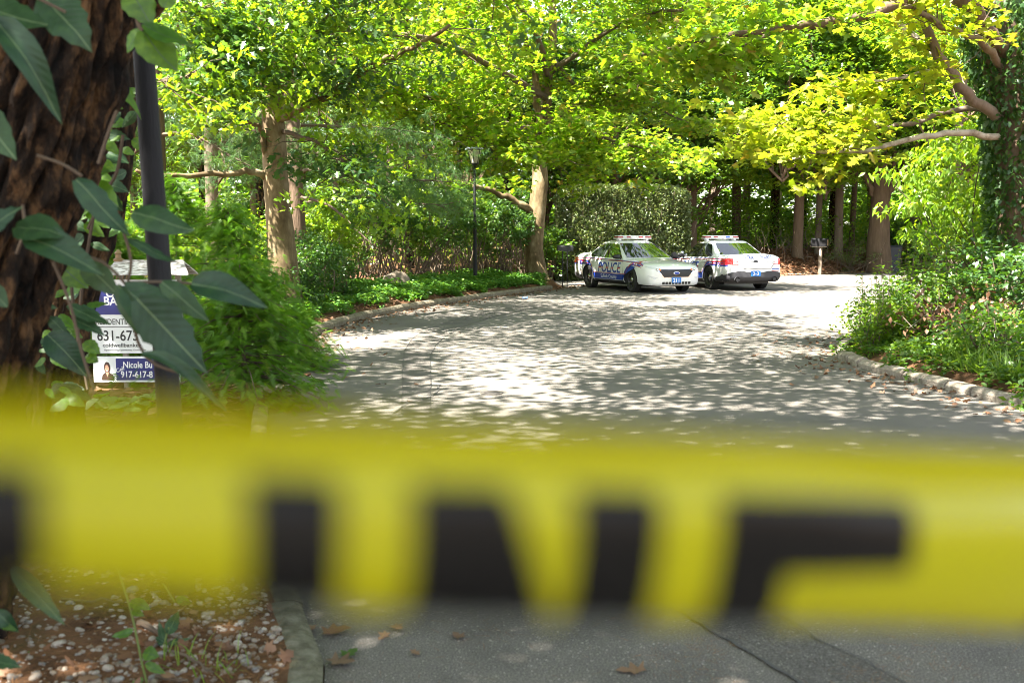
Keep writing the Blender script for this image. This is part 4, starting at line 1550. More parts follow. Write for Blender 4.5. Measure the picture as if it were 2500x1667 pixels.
VAR = {'mid': wood_variant(101, 15, 4.2, 4.6, T_S, .30, M['mid'], 105, 78), 'mid2': wood_variant(102, 13.5, 3.4, 4.0, T_S, .28, M['mid'], 95, 78),
       'lime': wood_variant(103, 13, 3.2, 4.2, T_S, .28, M['lime'], 95, 78), 'oak': wood_variant(104, 16, 4.5, 4.8, T_S, .30, M['oak'], 95, 78),
       'syc': wood_variant(106, 13, 3.0, 4.0, T_S, .30, M['syc'], 85, 70),
       'pine': wood_variant(105, 15, 2.2, 3.2, T_tuft(10, .9, .018, 3), .42, M['pine'], 110, 34, .25)}


def wood_tree(kind, x, y, label, name='woodland_tree', over=(0, 0), scale=1.0, rad=.2, bark_m='bark_mid', h=9, group=None, lean=0.0, fork=False, dz=0.0):
    root = empty(name, (x, y, hz(x, y) - .05), rw.uniform(0, 6.28))
    tag(root, label, 'tree', group)
    tb = MB()
    L = lean * h
    trunk_mesh(tb, [(0, 0, -.1), (L * .05, 0, .6), (L * .4, .05, h * .4), (L * .8, -.05, h * .75), (L, 0, h)], [rad * 1.3, rad, rad * .85, rad * .65, rad * .3], 12, .07, x)
    tb.build('trunk', M[bark_m], root, smooth=True)
    me, lm = VAR[kind]
    for nm, d in (('crown', me), ('limbs', lm)):
        lo_ = Matrix.Rotation(-root.rotation_euler.z, 3, 'Z') @ Vector((over[0], over[1], 0))
        o = link(nm, d, root, loc=(L + lo_.x, lo_.y, dz))
        o.scale = (scale, scale, scale)
        o.rotation_euler = (0, 0, rw.uniform(0, 6.28))
    return root


def at(px, Y): return W(px, 600, Y).x


# named trunks seen between the right-hand car and the shrubs
wood_tree('mid', at(1948, 46), 46, 'straight brown trunk left of the wooden post mailbox', over=(-1.6, -3.0), dz=.3, scale=.92, rad=.245, bark_m='bark_mid', h=11)
wood_tree('mid2', at(1997, 48), 48, 'slim grey trunk directly behind the wooden post mailbox', over=(-1.6, -3.0), dz=.3, scale=.9, rad=.16, bark_m='bark_grey', h=11)
wood_tree('lime', at(2047, 47.5), 47.5, 'pale straight trunk just right of the wooden post mailbox', over=(-1.6, -3.0), dz=.3, scale=.95, rad=.21, bark_m='bark_grey', h=11)
wood_tree('oak', at(2030, 52), 52, 'dark trunk leaning behind the pale straight trunk', rad=.27, bark_m='bark_dark', h=11, lean=-.08)
wood_tree('mid', at(2079, 50), 50, 'thin brown trunk between the pale trunk and the forked tree', over=(-1.6, -3.0), dz=.3, rad=.15, bark_m='bark_mid', h=11, scale=.9)
wood_tree('mid2', at(1797, 50), 50, 'brown trunk rising behind the roof of the rear police car', rad=.24, bark_m='bark_mid', h=11)
wood_tree('oak', at(1890, 52), 52, 'dark ivy covered trunk right of the rear police car', rad=.25, bark_m='bark_dark', h=11)
wood_tree('lime', at(1740, 56), 56, 'slender trunk in the shade above the rear police car', rad=.2, bark_m='bark_grey', h=11)
low_ = bpy.data.objects['woodland_tree.002']
r_ = np.random.default_rng(333)
c_ = np.array([tuple(W(r_.uniform(1770, 2080), r_.uniform(345, 455), r_.uniform(43.4, 46))) for _ in range(46)])
ca_, sa_ = math.cos(-low_.rotation_euler.z), math.sin(-low_.rotation_euler.z)
c_ = c_ - np.array(low_.location)
c_ = np.column_stack([c_[:, 0] * ca_ - c_[:, 1] * sa_, c_[:, 0] * sa_ + c_[:, 1] * ca_, c_[:, 2]])
crown('low_branches', T_L, clump(r_, c_, 55, (.7, .7, .28)), .16, M['lime'], low_, 333)
# forked tree
FX = 45.5
TF = traced([(2146, 640, FX), (2146, 590, FX), (2147, 540, FX), (2150, 500, FX), (2152, 450, FX), (2150, 380, FX), (2145, 250, FX), (2140, 100, FX)])
TF[0].z = hz(TF[0].x, TF[0].y) - .1
limF = [(traced([(2152, 500, FX), (2165, 470, FX), (2190, 430, FX), (2215, 395, FX), (2235, 350, FX), (2260, 260, FX)]), .26, .12, M['bark_mid']),
        (traced([(2145, 510, FX), (2130, 470, FX), (2110, 430, FX), (2092, 390, FX), (2070, 330, FX)]), .13, .07, M['bark_mid']),
        (traced([(2150, 440, FX), (2147, 400, FX), (2142, 360, FX), (2140, 300, FX)]), .14, .08, M['bark_grey']),
        (traced([(2183, 440, FX), (2184, 400, FX), (2183, 350, FX), (2184, 280, FX)]), .10, .07, M['bark_mid'])]
rF, oF = hero_tree('forked_tree', 'thick trunk forking into several stems on the leaf covered bank', TF, [.62, .50, .44, .42, .36, .28, .22, .12], M['bark_mid'], limF, seed=19)
cu = np.vstack([in_ball(rw, 130, .3) * np.array((5.5, 4.8, 3.0)) + np.array((-1.2, -1.4, 8.6))])
crown('crown', T_S, clump(rw, cu, 70, (1, 1, .42)), .28, M['mid'], rF, 51)

GRP = 'trees of the dense wood behind the road'
LB = {'mid': 'leafy green tree in the dense wood behind the road', 'mid2': 'leafy green tree in the dense wood behind the road', 'lime': 'bright green tree in the dense wood behind the road',
      'oak': 'dark green tree in the dense wood behind the road', 'syc': 'yellow green tree in the dense wood behind the road', 'pine': 'soft needled pine in the dense wood behind the road'}
spots = [  # kind, x px, depth
    ('lime', 1480, 50), ('mid', 1600, 47), ('oak', 1690, 60), ('mid2', 1420, 58), ('mid', 1820, 62), ('lime', 1960, 60), ('mid2', 2120, 60), ('lime', 2230, 52), ('oak', 2330, 50),
    ('mid', 2420, 46), ('mid2', 2560, 44), ('lime', 2330, 40), ('mid', 2700, 50), ('oak', 1560, 68), ('oak', 1900, 76), ('oak', 2100, 76), ('oak', 2300, 74), ('mid', 2500, 66),
    ('pine', 250, 35), ('pine', 520, 31), ('pine', 830, 34), ('pine', 640, 40), ('pine', 960, 45), ('mid2', 1120, 48), ('oak', 1240, 44), ('mid', 1010, 56), ('pine', 280, 38), ('lime', 740, 52),
    ('mid', 500, 54), ('lime', 330, 50), ('mid2', 870, 66), ('oak', 620, 68), ('mid', 1150, 66), ('pine', 1330, 62), ('oak', 1400, 76), ('mid', 180, 44), ('pine', 90, 34), ('oak', 1200, 80), ('mid2', 400, 70), ('syc', 1000, 38)]
for kd, px, Y in (('mid2', 1400, 45), ('oak', 1500, 44), ('mid2', 1600, 45), ('mid', 1690, 47), ('mid', 1330, 46)):
    wood_tree(kd, at(px, Y), Y, 'low crowned tree rising just behind the clipped hedge', scale=.85, dz=-1.9, h=9, group='trees rising behind the hedge')
for kd, px, Y in spots:
    wood_tree(kd, at(px, Y), Y, LB[kd], name='pine_tree' if kd == 'pine' else 'woodland_tree', scale=rw.uniform(.85, 1.1), rad=rw.uniform(.16, .27), bark_m=('bark_mid', 'bark_grey', 'bark_dark')[int(rw.integers(0, 3))], h=11, group=GRP)

# the depth of the wood, too far and dense to tell its trees apart
dc = []
while len(dc) < 2600:
    x, y = rw.uniform(-75, 95), rw.uniform(30, 100)
    if math.hypot(x * .8, y) < 66 or road_dist([(x, y)])[0] < 3: continue
    dc.append((x, y, hz(x, y) + 9.5 * rw.uniform() ** 1.3))
crown('distant_wood', T_S, clump(rw, np.array(dc), 46, (1.7, 1.7, .8)), .78, M['mid'], None, 61)
tag(bpy.data.objects['distant_wood'], 'far depth of the wood closing the view', kind='stuff')

# trees round the camera: their crowns arch over the near road
def arch_tree(x, y, label, cx, cz, rad, n, per, size, seed, m='mid', tr=.22, name='shade_tree'):
    root = empty(name, (x, y, hz(x, y) - .05)); tag(root, label, 'tree')
    r = np.random.default_rng(seed)
    tb = MB(); trunk_mesh(tb, [(0, 0, -.1), (0, 0, .8), ((cx[0] - x) * .15, (cx[1] - y) * .15, cz * .5), ((cx[0] - x) * .6, (cx[1] - y) * .6, cz * .85)], [tr * 1.3, tr, tr * .8, tr * .5], 12, .07, x)
    tb.build('trunk', M['bark_mid'], root, smooth=True)
    c = in_ball(r, n) * np.array(rad) + np.array((cx[0] - x, cx[1] - y, cz))
    lb_ = MB()
    for e in c[::7]:
        lb_.tube(wig(r, ((cx[0] - x) * .5, (cx[1] - y) * .5, cz * .75), e, 5, .1), lin_r(6, .05, .012), 5, cap=False)
    lb_.build('limbs', M['bark_mid'], root)
    crown('crown', T_S, clump(r, c, per, (.75, .75, .35)), size, M[m], root, seed)


arch_tree(-7.5, 3.5, 'tall tree behind the pebble bed shading the near road', (-5.2, 2.6), 8.6, (4.6, 4.4, 2.0), 190, 66, .21, 201)
arch_tree(-8.5, 11.5, 'tall tree behind the property sign shading the road', (-8.3, 8.0), 8.6, (3.6, 3.8, 2.2), 160, 64, .21, 202)
r_ = np.random.default_rng(222)
o_ = bpy.data.objects['shade_tree.001']
c_ = in_ball(r_, 95) * np.array((3.6, 4.0, 1.5)) + np.array((-2.4, 12.2, 8.6)) - np.array(o_.location)  # unseen crown extension, added over the road to break up its sunlight
crown('crown', T_S, clump(r_, c_, 62, (.8, .8, .35)), .17, M['mid'], o_, 222)
arch_tree(-6.0, -5.0, 'tall tree at the roadside behind the camera', (-3.2, -2.2), 9.0, (5.2, 4.4, 2.0), 250, 66, .22, 203)


# ------------------------------------------------------------------ shrubs and hedge
def shrub(name, label, x, y, h, rad, n, per, T, size, m, seed, cat='shrub', group=None, stems=7, low=.25, droop=.35, flat=.6, crad=.28):
    root = empty(name, (x, y, hz(x, y) - .03)); tag(root, label, cat, group)
    r = np.random.default_rng(seed)
    c = in_ball(r, n, .25)
    c = c * np.array((rad, rad, (h * (1 - low)) / 2)) + np.array((0, 0, h * (1 + low) / 2 - .05))
    sb = MB()
    for e in c[::max(1, n // (stems * 3))]:
        b_ = (r.normal(0, rad * .18), r.normal(0, rad * .18), 0)
        sb.tube(wig(r, b_, e, 5, .14), lin_r(6, .022, .006), 5, cap=False)
    sb.build('stems', M['twig'], root)
    crown('foliage', T, clump(r, c, per, (crad, crad, crad * flat)), size, M[m], root, seed, droop=droop, roll=.5)
    return root


def box_scatter(r, n, lo, hi):
    return r.uniform(0, 1, (n, 3)) * (np.array(hi) - np.array(lo)) + np.array(lo)


rs = np.random.default_rng(51)
# clipped hedge behind the first car: a thin shell of fine twigs and leaves round a woody core
hg = empty('clipped_hedge', (W(1515, 600, 38.3).x, 38.3, hz(W(1515, 600, 38.3).x, 38.3)), 0)
tag(hg, 'tall clipped olive green hedge behind the first police car', 'hedge')
hwid, hdep = 2.35, 1.1
htop = W(1500, 462, 38.3).z - hg.location.z
n = 60000
p = box_scatter(rs, n, (-1, -1, 0), (1, 1, 1))
face = rs.integers(0, 5, n)
p[face == 0, 1] = -1; p[face == 1, 2] = 1; p[face == 2, 0] = 1; p[face == 3, 0] = -1; p[face == 4, 1] = -1
nz_ = np.array([noise.noise(Vector((a * 2.4, b * 1.2, c * 3.1))) for a, b, c in p])
p = p * np.array((hwid, hdep, htop))
edge = np.clip(np.abs(p[:, 0]) / hwid - .72, 0, 1) * 1.4
p[:, 2] -= edge * .6 * (p[:, 2] / htop)
p[:, 1] += nz_ * .22 + rs.normal(0, .07, n)
p[:, 0] += nz_ * .16 + rs.normal(0, .05, n)
p[:, 2] += nz_ * .12 + rs.normal(0, .05, n)
M['hedge'] = leaf_mat('hedge_leaf', ln((.06, .095, .028), (.095, .125, .036), (.16, .15, .065)), ln((.12, .2, .03), (.2, .26, .04), (.26, .24, .08)), .3, .05)
crown('foliage', T_S, p, .105, M['hedge'], hg, 301, droop=-.4, dsig=.7, roll=.9)
sb = MB()
for i in range(240):
    x = rs.uniform(-hwid, hwid) * .95
    y = rs.uniform(-hdep, hdep * .3)
    sb.tube(wig(rs, (x, y * .6, 0), (x + rs.normal(0, .35), y - rs.uniform(0, .2), rs.uniform(.7, 1.0) * htop), 4, .08), lin_r(5, .016, .005), 4, cap=False)
sb.build('twigs', M['bark_grey'], hg)

# thicket of shrubs behind the ground cover
GT = 'shrubs of the thicket behind the ground cover'
for i, (px, Y, h, rad, m) in enumerate([(760, 23.5, 2.3, 1.1, 'lime'), (860, 26, 2.7, 1.2, 'mid'), (945, 27.5, 2.9, 1.2, 'shade'), (1020, 28.6, 3.0, 1.2, 'mid'), (1085, 30.2, 2.8, 1.1, 'shade'), (1150, 31.4, 3.1, 1.2, 'mid'),
                                        (1225, 32.5, 2.6, 1.0, 'shade'), (1262, 35, 3.2, 1.2, 'shade'), (1335, 37, 2.2, 1.0, 'mid'), (905, 31, 3.5, 1.6, 'mid'), (1060, 34, 3.8, 1.8, 'lime'), (1180, 36, 4.0, 1.7, 'mid')]):
    shrub('thicket_shrub', {'lime': 'bright leafy shrub in the thicket behind the ground cover', 'mid': 'open leafy shrub in the thicket behind the ground cover', 'shade': 'dark glossy shrub in the thicket behind the ground cover'}[m],
          at(px, Y), Y, h, rad, 42, 60, T_O if Y < 33 else T_S, .13, m, 400 + i, group=GT, low=.30)
# low dark azaleas left of the ground cover
for i, (px, Y, h, rad) in enumerate([(742, 20.3, 1.5, .85), (690, 18.9, 1.0, .75), (800, 22.0, 1.25, .8)]):
    shrub('azalea_shrub', ['dense dark azalea beside the sycamore foot', 'low dark azalea in front of the sycamore', 'rounded dark azalea beside the ground cover'][i], at(px, Y), Y, h, rad, 60, 75, T_S, .075, 'shade', 430 + i, low=.05)

# soft pine boughs hanging at the left centre
def pine_bough(label, path, n, reach, seed, size=.26):
    root = empty('pine_tree', (path[0].x, path[0].y, hz(path[0].x, path[0].y))); tag(root, label, 'tree')
    o = root.location.copy()
    r = np.random.default_rng(seed)
    tb = MB(); trunk_mesh(tb, [(0, 0, -.1), (0, .05, path[0].z - o.z), (.05, .1, path[0].z - o.z + 5)], [.2, .16, .06], 12)
    tb.build('trunk', M['bark_mid'], root, smooth=True)
    cs_ = []
    tw_ = MB()
    for k in range(4):
        pp = [v - o + Vector((0, 0, k * .55)) for v in path] if k < 1 else [Vector((0, 0, path[0].z - o.z + k * .55))] + [(v - o) + Vector((r.normal(0, .5), r.normal(0, .8), k * .5 + r.normal(0, .15))) for v in path[1:]]
        sp_ = smooth_path(pp, 4)
        tw_.tube(sp_, lin_r(len(sp_), .05, .012), 6)
        cs_.append(sprays(r, sp_, n, reach, -.1, .2, tw_, .010))
    tw_.build('boughs', M['twig'], root)
    crown('needles', T_tuft(11, .85, .016, 5), clump(r, np.vstack(cs_), 15, (.42, .42, .18)), size, M['pine'], root, seed, droop=.25)


pine_bough('soft blue green pine bough sweeping across the thicket', [W(690, 500, 24.5), W(780, 490, 24), W(880, 480, 23.6), (W(980, 495, 23.4)), W(1085, 500, 23.2)], 34, .9, 451)
pine_bough('pale needled pine beyond the lamp post on the left', [W(380, 330, 20), W(470, 330, 20), W(560, 380, 20), W(640, 420, 20)], 22, .9, 452)

# feathery hemlocks in front of the sycamore
def hemlock(label, x, y, h, rad, n, seed, size=.30):
    root = empty('young_hemlock', (x, y, hz(x, y) - .05)); tag(root, label, 'shrub')
    r = np.random.default_rng(seed)
    tb = MB(); tb.tube(wig(r, (0, 0, 0), (0, 0, h), 6, .02), lin_r(7, .035, .006), 6)
    pos, head = [], []
    for k in range(n):
        z = h * r.uniform(.04, 1) ** .9
        R_ = (rad * (1 - z / h) ** .7 + .12) * r.uniform(.55, 1.2)
        a = r.uniform(0, 6.28)
        e = Vector((math.cos(a) * R_, math.sin(a) * R_, z - .22 * R_ + r.normal(0, .05)))
        s0 = Vector((0, 0, z))
        tb.tube([s0, s0.lerp(e, .5) + Vector((0, 0, .06)), e], [.010, .006, .002], 4, cap=False)
        for j in range(26):
            t_ = r.uniform(.25, 1.04)
            q_ = s0.lerp(e, t_) + Vector(r.normal(0, .075, 3)) + Vector((0, 0, .05 * math.sin(math.pi * t_)))
            pos.append(tuple(q_)); head.append(a + r.normal(0, 1.0))
    tb.build('stems', M['twig'], root)
    pos = np.array(pos)
    ax = orient(r, len(pos), .3, .4, .5, np.array(head))
    me_ = leaves_mesh('fronds', T_F, pos, ax, size * .62 * r.uniform(.6, 1.15, len(pos)), M['hem'], seed=seed)
    TRI[0] += 19 * len(pos)
    link('fronds', me_, root)


hemlock('feathery hemlock bush overhanging the road edge beside the lamp post', at(585, 9.6), 9.6, 1.35, 1.0, 130, 461, .26)
hemlock('bright feathery hemlock behind the property sign', at(560, 12.6), 12.6, 1.95, 1.2, 105, 462, .30)
hemlock('low hemlock spilling over the kerb', at(690, 12.4), 12.4, .8, .75, 80, 463, .26)
hemlock('slender hemlock at the back of the sign', at(430, 14.5), 14.5, 2.1, 1.1, 95, 464, .32)
hemlock('hemlock in the shade left of the sign', at(250, 11.5), 11.5, 1.8, 1.1, 110, 465, .32)

# ground cover: a low carpet along the left bank
def bank_strip(path, t0, t1, w0, w1, n, r, lift=(.05, .26)):
    s = [0.0]
    for a, b_ in zip(path, path[1:]): s.append(s[-1] + (b_ - a).length)
    out = []
    d = r.uniform(t0, t1, n)
    w = r.uniform(0, 1, n)
    for di, wi in zip(d, w):
        k = min(int(np.searchsorted(s, di, 'right')) - 1, len(path) - 2)
        q_ = path[k].lerp(path[k + 1], (di - s[k]) / (s[k + 1] - s[k]))
        tdir = (path[k + 1] - path[k]).normalized()
        nn = Vector((-tdir.y, tdir.x, 0)) * (1 if path is KLs else -1)
        wob = .18 * math.sin(di * 3.1) + .12 * math.sin(di * 7.3 + 1)
        q_ = q_ + nn * (w0 + wob + (w1 - w0) * wi)
        out.append((q_.x, q_.y))
    out = np.array(out)
    mound = .5 + .5 * np.sin(out[:, 0] * 4.1 + 1) * np.sin(out[:, 1] * 3.3)
    z = height(out) + r.uniform(lift[0], lift[1], n) * (.45 + .75 * mound)
    return np.column_stack([out, z])


gcp = np.vstack([bank_strip(KLs, 31.5, 47.2, .42, 2.5, 26000, rs), bank_strip(KLs, 38, 47, .35, 1.1, 5000, rs)])
crown('ground_cover', T_S, gcp, .105, M['cover'], None, 501, droop=.15, roll=.4)
tag(bpy.data.objects['ground_cover'], 'carpet of glossy green ground cover plants along the left bank', kind='stuff')
gc2 = np.vstack([bank_strip(KLs, 26.2, 31.6, .25, 2.6, 7000, rs, (.02, .22))])
crown('low_ivy', T_L, gc2, .11, M['lime'], None, 502, droop=.2)
tag(bpy.data.objects['low_ivy'], 'low bright green plants between the kerb and the sycamore', kind='stuff')

# understorey of the wood on the far side: low leafy growth reading as one mass
ucen = []
for i in range(720):
    Y = rs.uniform(47, 66); px = rs.uniform(1560, 2560)
    ucen.append((at(px, Y), Y, hz(at(px, Y), Y) + rs.uniform(.1, 4.6) * rs.uniform(.3, 1)))
for i in range(330):
    Y = rs.uniform(27, 52); px = rs.uniform(150, 1330)
    if Y < 34 and px > 700: continue
    ucen.append((at(px, Y), Y, hz(at(px, Y), Y) + rs.uniform(.1, 2.8) * rs.uniform(.3, 1)))
pos = clump(rs, np.array(ucen), 70, (.9, .9, .5))
hf = np.repeat(rs.uniform(size=len(ucen)) < .55, 70)
crown('undergrowth', T_S, pos[hf], .17, M['mid'], None, 511)
crown('bright_undergrowth', T_S, pos[~hf], .17, M['lime'], None, 512)
tag(bpy.data.objects['bright_undergrowth'], 'brighter leaves scattered through the undergrowth', kind='stuff')
tag(bpy.data.objects['undergrowth'], 'tangled leafy undergrowth filling the wood', kind='stuff')
sb = MB()
for i in range(300):
    Y = rs.uniform(44, 60); px = rs.uniform(1600, 2300)
    x = at(px, Y); z = hz(x, Y)
    sb.tube(wig(rs, (x, Y, z), (x + rs.normal(0, .6), Y + rs.normal(0, .4), z + rs.uniform(.5, 1.8)), 4, .15), lin_r(5, .015, .005), 4, cap=False)
tag(sb.build('dead_brush', M['bark_grey']), 'dead brushwood standing at the edge of the wood', kind='stuff')
shrub('bank_shrub', 'thin grey shrub at the foot of the pale straight trunk', at(2075, 45.2), 45.2, 1.9, 1.3, 30, 45, T_S2, .10, 'hedge', 521, low=.1)
shrub('bank_shrub', 'leafy shrub behind the bin on the far bank', at(2215, 47.5), 47.5, 2.6, 1.4, 40, 60, T_S, .16, 'shade', 522, low=.05)

# ------------------------------------------------------------------ right-hand bank
shrub('arching_shrub', 'tall arching shrub with bright drooping leaves on the right', at(2440, 16.2), 16.2, 3.3, 1.9, 120, 46, T_S2, .15, 'lime', 601, low=.32, droop=.75, crad=.34, flat=.4)
shrub('arching_shrub', 'small arching shrub in front of the far road on the right', at(2345, 17.2), 17.2, 2.55, .95, 46, 40, T_S2, .14, 'lime', 602, low=.45, droop=.75, flat=.4)
shrub('leafy_bush', 'dark leafy bush with open stems under the arching shrub', at(2400, 14.8), 14.8, 1.75, 1.15, 60, 42, T_S, .085, 'mid', 603, low=.15)
shrub('leafy_bush', 'thick leafy bush at the foot of the ivy clad tree', at(2500, 13.0), 13.0, 1.5, 1.0, 70, 50, T_S, .085, 'shade', 604, low=.05)
shrub('leafy_bush', 'low spreading bush behind the short stone kerb', at(2300, 13.4), 13.4, .95, .85, 70, 46, T_S, .075, 'mid', 605, low=.0)
shrub('leafy_bush', 'bright low bush on the corner of the stone kerb', at(2190, 13.6), 13.6, .75, .60, 56, 44, T_S, .07, 'lime', 606, low=.0)
shrub('leafy_bush', 'leafy bush low at the right edge behind the grass', at(2470, 11.4), 11.4, .75, .75, 50, 44, T_S, .075, 'mid', 607, low=.0)


def weed_spire(label, x, y, h, n, seed):
    root = empty('tall_weed', (x, y, hz(x, y) - .02)); tag(root, label, 'weed', 'tall weeds on the corner of the right bank')
    r = np.random.default_rng(seed)
    sb_ = MB(); pos = []
    for k in range(n):
        e = Vector((r.normal(0, .16), r.normal(0, .16), h * r.uniform(.7, 1.05)))
        b_ = Vector((r.normal(0, .05), r.normal(0, .05), 0))
        pth = wig(r, b_, e, 6, .06)
        sb_.tube(pth, lin_r(7, .006, .002), 4, cap=False)
        for j in range(34):
            t_ = r.uniform(.12, 1)
            i_ = min(5, int(t_ * 6))
            q_ = pth[i_].lerp(pth[i_ + 1], t_ * 6 - i_)
            pos.append(tuple(q_ + Vector(r.normal(0, .02 + .03 * (1 - t_), 3))))
    sb_.build('stems', M['twig'], root)
    crown('leaves', T_S2, np.array(pos), .075, M['lime'] if seed % 2 else M['mid'], root, seed, droop=-.1, dsig=.4)


for i, (px, Y, h) in enumerate([(2112, 13.9, .95), (2135, 14.1, 1.1), (2160, 13.8, 1.15), (2186, 14.2, 1.25), (2206, 14.0, 1.4), (2236, 14.3, 1.2), (2262, 13.9, 1.35), (2290, 14.2, 1.3), (2125, 13.3, .75), (2150, 13.2, .8), (2330, 14.0, 1.4)]):
    weed_spire('tall leafy weed on the corner of the right bank', at(px, Y), Y, h, 6, 620 + i)


def tuft(label, x, y, n, L, seed, m='grass', name='grass_tuft', group='grass tufts behind the right kerb'):
    r = np.random.default_rng(seed)
    pos = np.column_stack([r.normal(0, .06, n), r.normal(0, .06, n), np.zeros(n)])
    ax = orient(r, n, -.75, .3, .2)
    o = link(name, leaves_mesh(name, T_B, pos, ax, L * r.uniform(.6, 1.2, n), M[m], seed=seed), None, (x, y, hz(x, y)))
    return tag(o, label, 'grass tuft', group)


for i, (px, Y) in enumerate([(2365, 11.2), (2395, 10.9), (2420, 10.9), (2450, 10.6), (2480, 10.4), (2500, 10.2), (2385, 11.6), (2440, 11.3), (2340, 11.6)]):
    tuft('bright green grass tuft just behind the right kerb', at(px, Y), Y, 46, .34, 640 + i)
# withered stems with brown leaves
for i, (px, Y) in enumerate([(2340, 12.9), (2385, 12.6)]):
    root = empty('withered_weed', (at(px, Y), Y, hz(at(px, Y), Y))); tag(root, ['withered brown weed in the middle of the right bank', 'withered weed with bare pale stems above the grass tufts'][i], 'weed')
    r = np.random.default_rng(660 + i); sb = MB(); pos = []
    for k in range(16):
        pth = wig(r, (r.normal(0, .1), r.normal(0, .1), 0), (r.normal(0, .45), r.normal(0, .3), r.uniform(.25, .75)), 5, .15)
        sb.tube(pth, lin_r(6, .009, .003), 4, cap=False)
        for q in pth[2:]:
            for j in range(7): pos.append(tuple(q + Vector(r.normal(0, .06, 3))))
    sb.build('stems', M['bark_pale'], root)
    crown('dead_leaves', T_S, np.array(pos), .09, M['dead'], root, 660 + i, droop=.8)
gw = np.vstack([bank_strip(KRs, 23.0, 33.5, .15, 2.6, 26000, rs, (.0, .20))])
crown('bank_plants', T_S, gw, .08, M['mid'], None, 671, droop=.2)
tag(bpy.data.objects['bank_plants'], 'low mixed green plants covering the right bank', kind='stuff')

# ------------------------------------------------------------------ leaf litter
def litter(name, n, posf, size, m, seed, label, lift=.012, T=None):
    r = np.random.default_rng(seed)
    xy = posf(r, n)
    n = len(xy)
    d = road_dist(xy)
    z = np.where(d < .12, .006, height(xy)) + r.uniform(0, lift, n)
    ax = orient(r, n, 0, .35, .45)
    crown_ = leaves_mesh(name, T or T_L, np.column_stack([xy, z]), ax, size * r.uniform(.5, 1.2, n), M[m], seed=seed)
    return tag(link(name, crown_), label, kind='stuff')


def along(path, t0, t1, off, sig):
    s = [0.0]
    for a, b_ in zip(path, path[1:]): s.append(s[-1] + (b_ - a).length)
    def f(r, n):
        out = []
        for i in range(n):
            di = r.uniform(t0, t1)
            k = min(int(np.searchsorted(s, di, 'right')) - 1, len(path) - 2)
            q_ = path[k].lerp(path[k + 1], (di - s[k]) / (s[k + 1] - s[k]))
            td = (path[k + 1] - path[k]).normalized()
            nn = Vector((-td.y, td.x, 0)) * (1 if path is KLs else -1)
            q_ = q_ + nn * (off + r.normal(0, sig))
            out.append((q_.x, q_.y))
        return np.array(out)
    return f


def far_bank(r, n):
    f = []
    while len(f) < n:
        Y = r.uniform(40, 51); x = at(r.uniform(1850, 2380), Y)
        f.append((x, Y))
    f = np.array(f)
    return f[road_dist(f) > -.25]


def fb(r, n):
    q_ = far_bank(r, int(n * 2.2))
    return q_[:n] if len(q_) >= n else np.vstack([q_, q_[:n - len(q_)]])


litter('leaf_litter', 9000, fb, .16, 'dead', 701, 'thick brown fallen leaves covering the far bank', .03, T_S)
litter('kerb_litter', 1100, along(KLs, 27, 49, -.14, .17), .06, 'dead', 702, 'dry leaves gathered along the left kerb')
litter('kerb_litter', 420, along(KRs, 23, 33, -.22, .25), .065, 'dead', 703, 'dry leaves gathered along the right kerb')
litter('bank_litter', 2600, along(KLs, 24, 47, .8, .7), .10, 'dead', 704, 'dead leaves lying under the left shrubs', .02, T_S)
litter('wood_litter', 5000, lambda r, n: (lambda q: q[road_dist(q) > .2][:n])(np.column_stack([r.uniform(-9, -1.0, 2 * n), r.uniform(8, 34, 2 * n)])), .12, 'dead', 705, 'dead leaves on the floor of the left wood', .02, T_S)

# single dry leaves that can be picked out on the tarmac
LF = []
for i in range(5):
    r = np.random.default_rng(720 + i)
    tv, tf = T_lobed(r.uniform(.8, 1.1))
    tv = tv.copy()
    tv[:, 2] += .35 * (tv[:, 0] - .4) ** 2 + .5 * np.abs(tv[:, 1]) ** 1.5 + r.normal(0, .03, len(tv))
    LF.append(leaves_mesh('fallen_leaf', (tv, tf), np.zeros((1, 3)), np.eye(3)[None], np.array([1.0]), M['dead'], rnd=np.array([r.uniform(.1, .9)])))
near = [(752, 1556, .10, 'curled brown leaf nearest the mossy kerb in two lobes'), (810, 1610, .12, 'large curled brown leaf against the mossy kerb'), (790, 1545, .12, 'broad brown leaf lying flat a little away from the mossy kerb'),
        (960, 1528, .07, 'small brown leaf of a pair on the tarmac'), (945, 1545, .06, 'tiny brown leaf close to the pair on the tarmac'), (1130, 1557, .07, 'pinkish dry leaf on the grey tarmac'),
        (1572, 1633, .11, 'single tan leaf lying alone on the near tarmac'), (1008, 1588, .05, 'small dark brown leaf on the tarmac beyond the stain'), (760, 1530, .08, 'thin brown leaf under the tape by the mossy kerb')]
for px, py, s_, lab in near:
    g = G(px, py, .008)
    o = link('fallen_leaf', random.choice(LF), None, g, (random.uniform(-.2, .2), random.uniform(-.2, .2), random.uniform(0, 6.28)))
    o.scale = (s_, s_, s_ * 1.2)
    tag(o, lab, 'leaf', 'dry leaves on the near tarmac')
g = G(836, 1603, .01)
o = link('fallen_leaf', LF[0].copy(), None, g, (0, 0, 1.0)); o.scale = (.09, .09, .09)
o.data.materials[0] = M['oak']
tag(o, 'dark green fallen leaf beside the curled brown leaf', 'leaf', 'dry leaves on the near tarmac')
rl = np.random.default_rng(741)
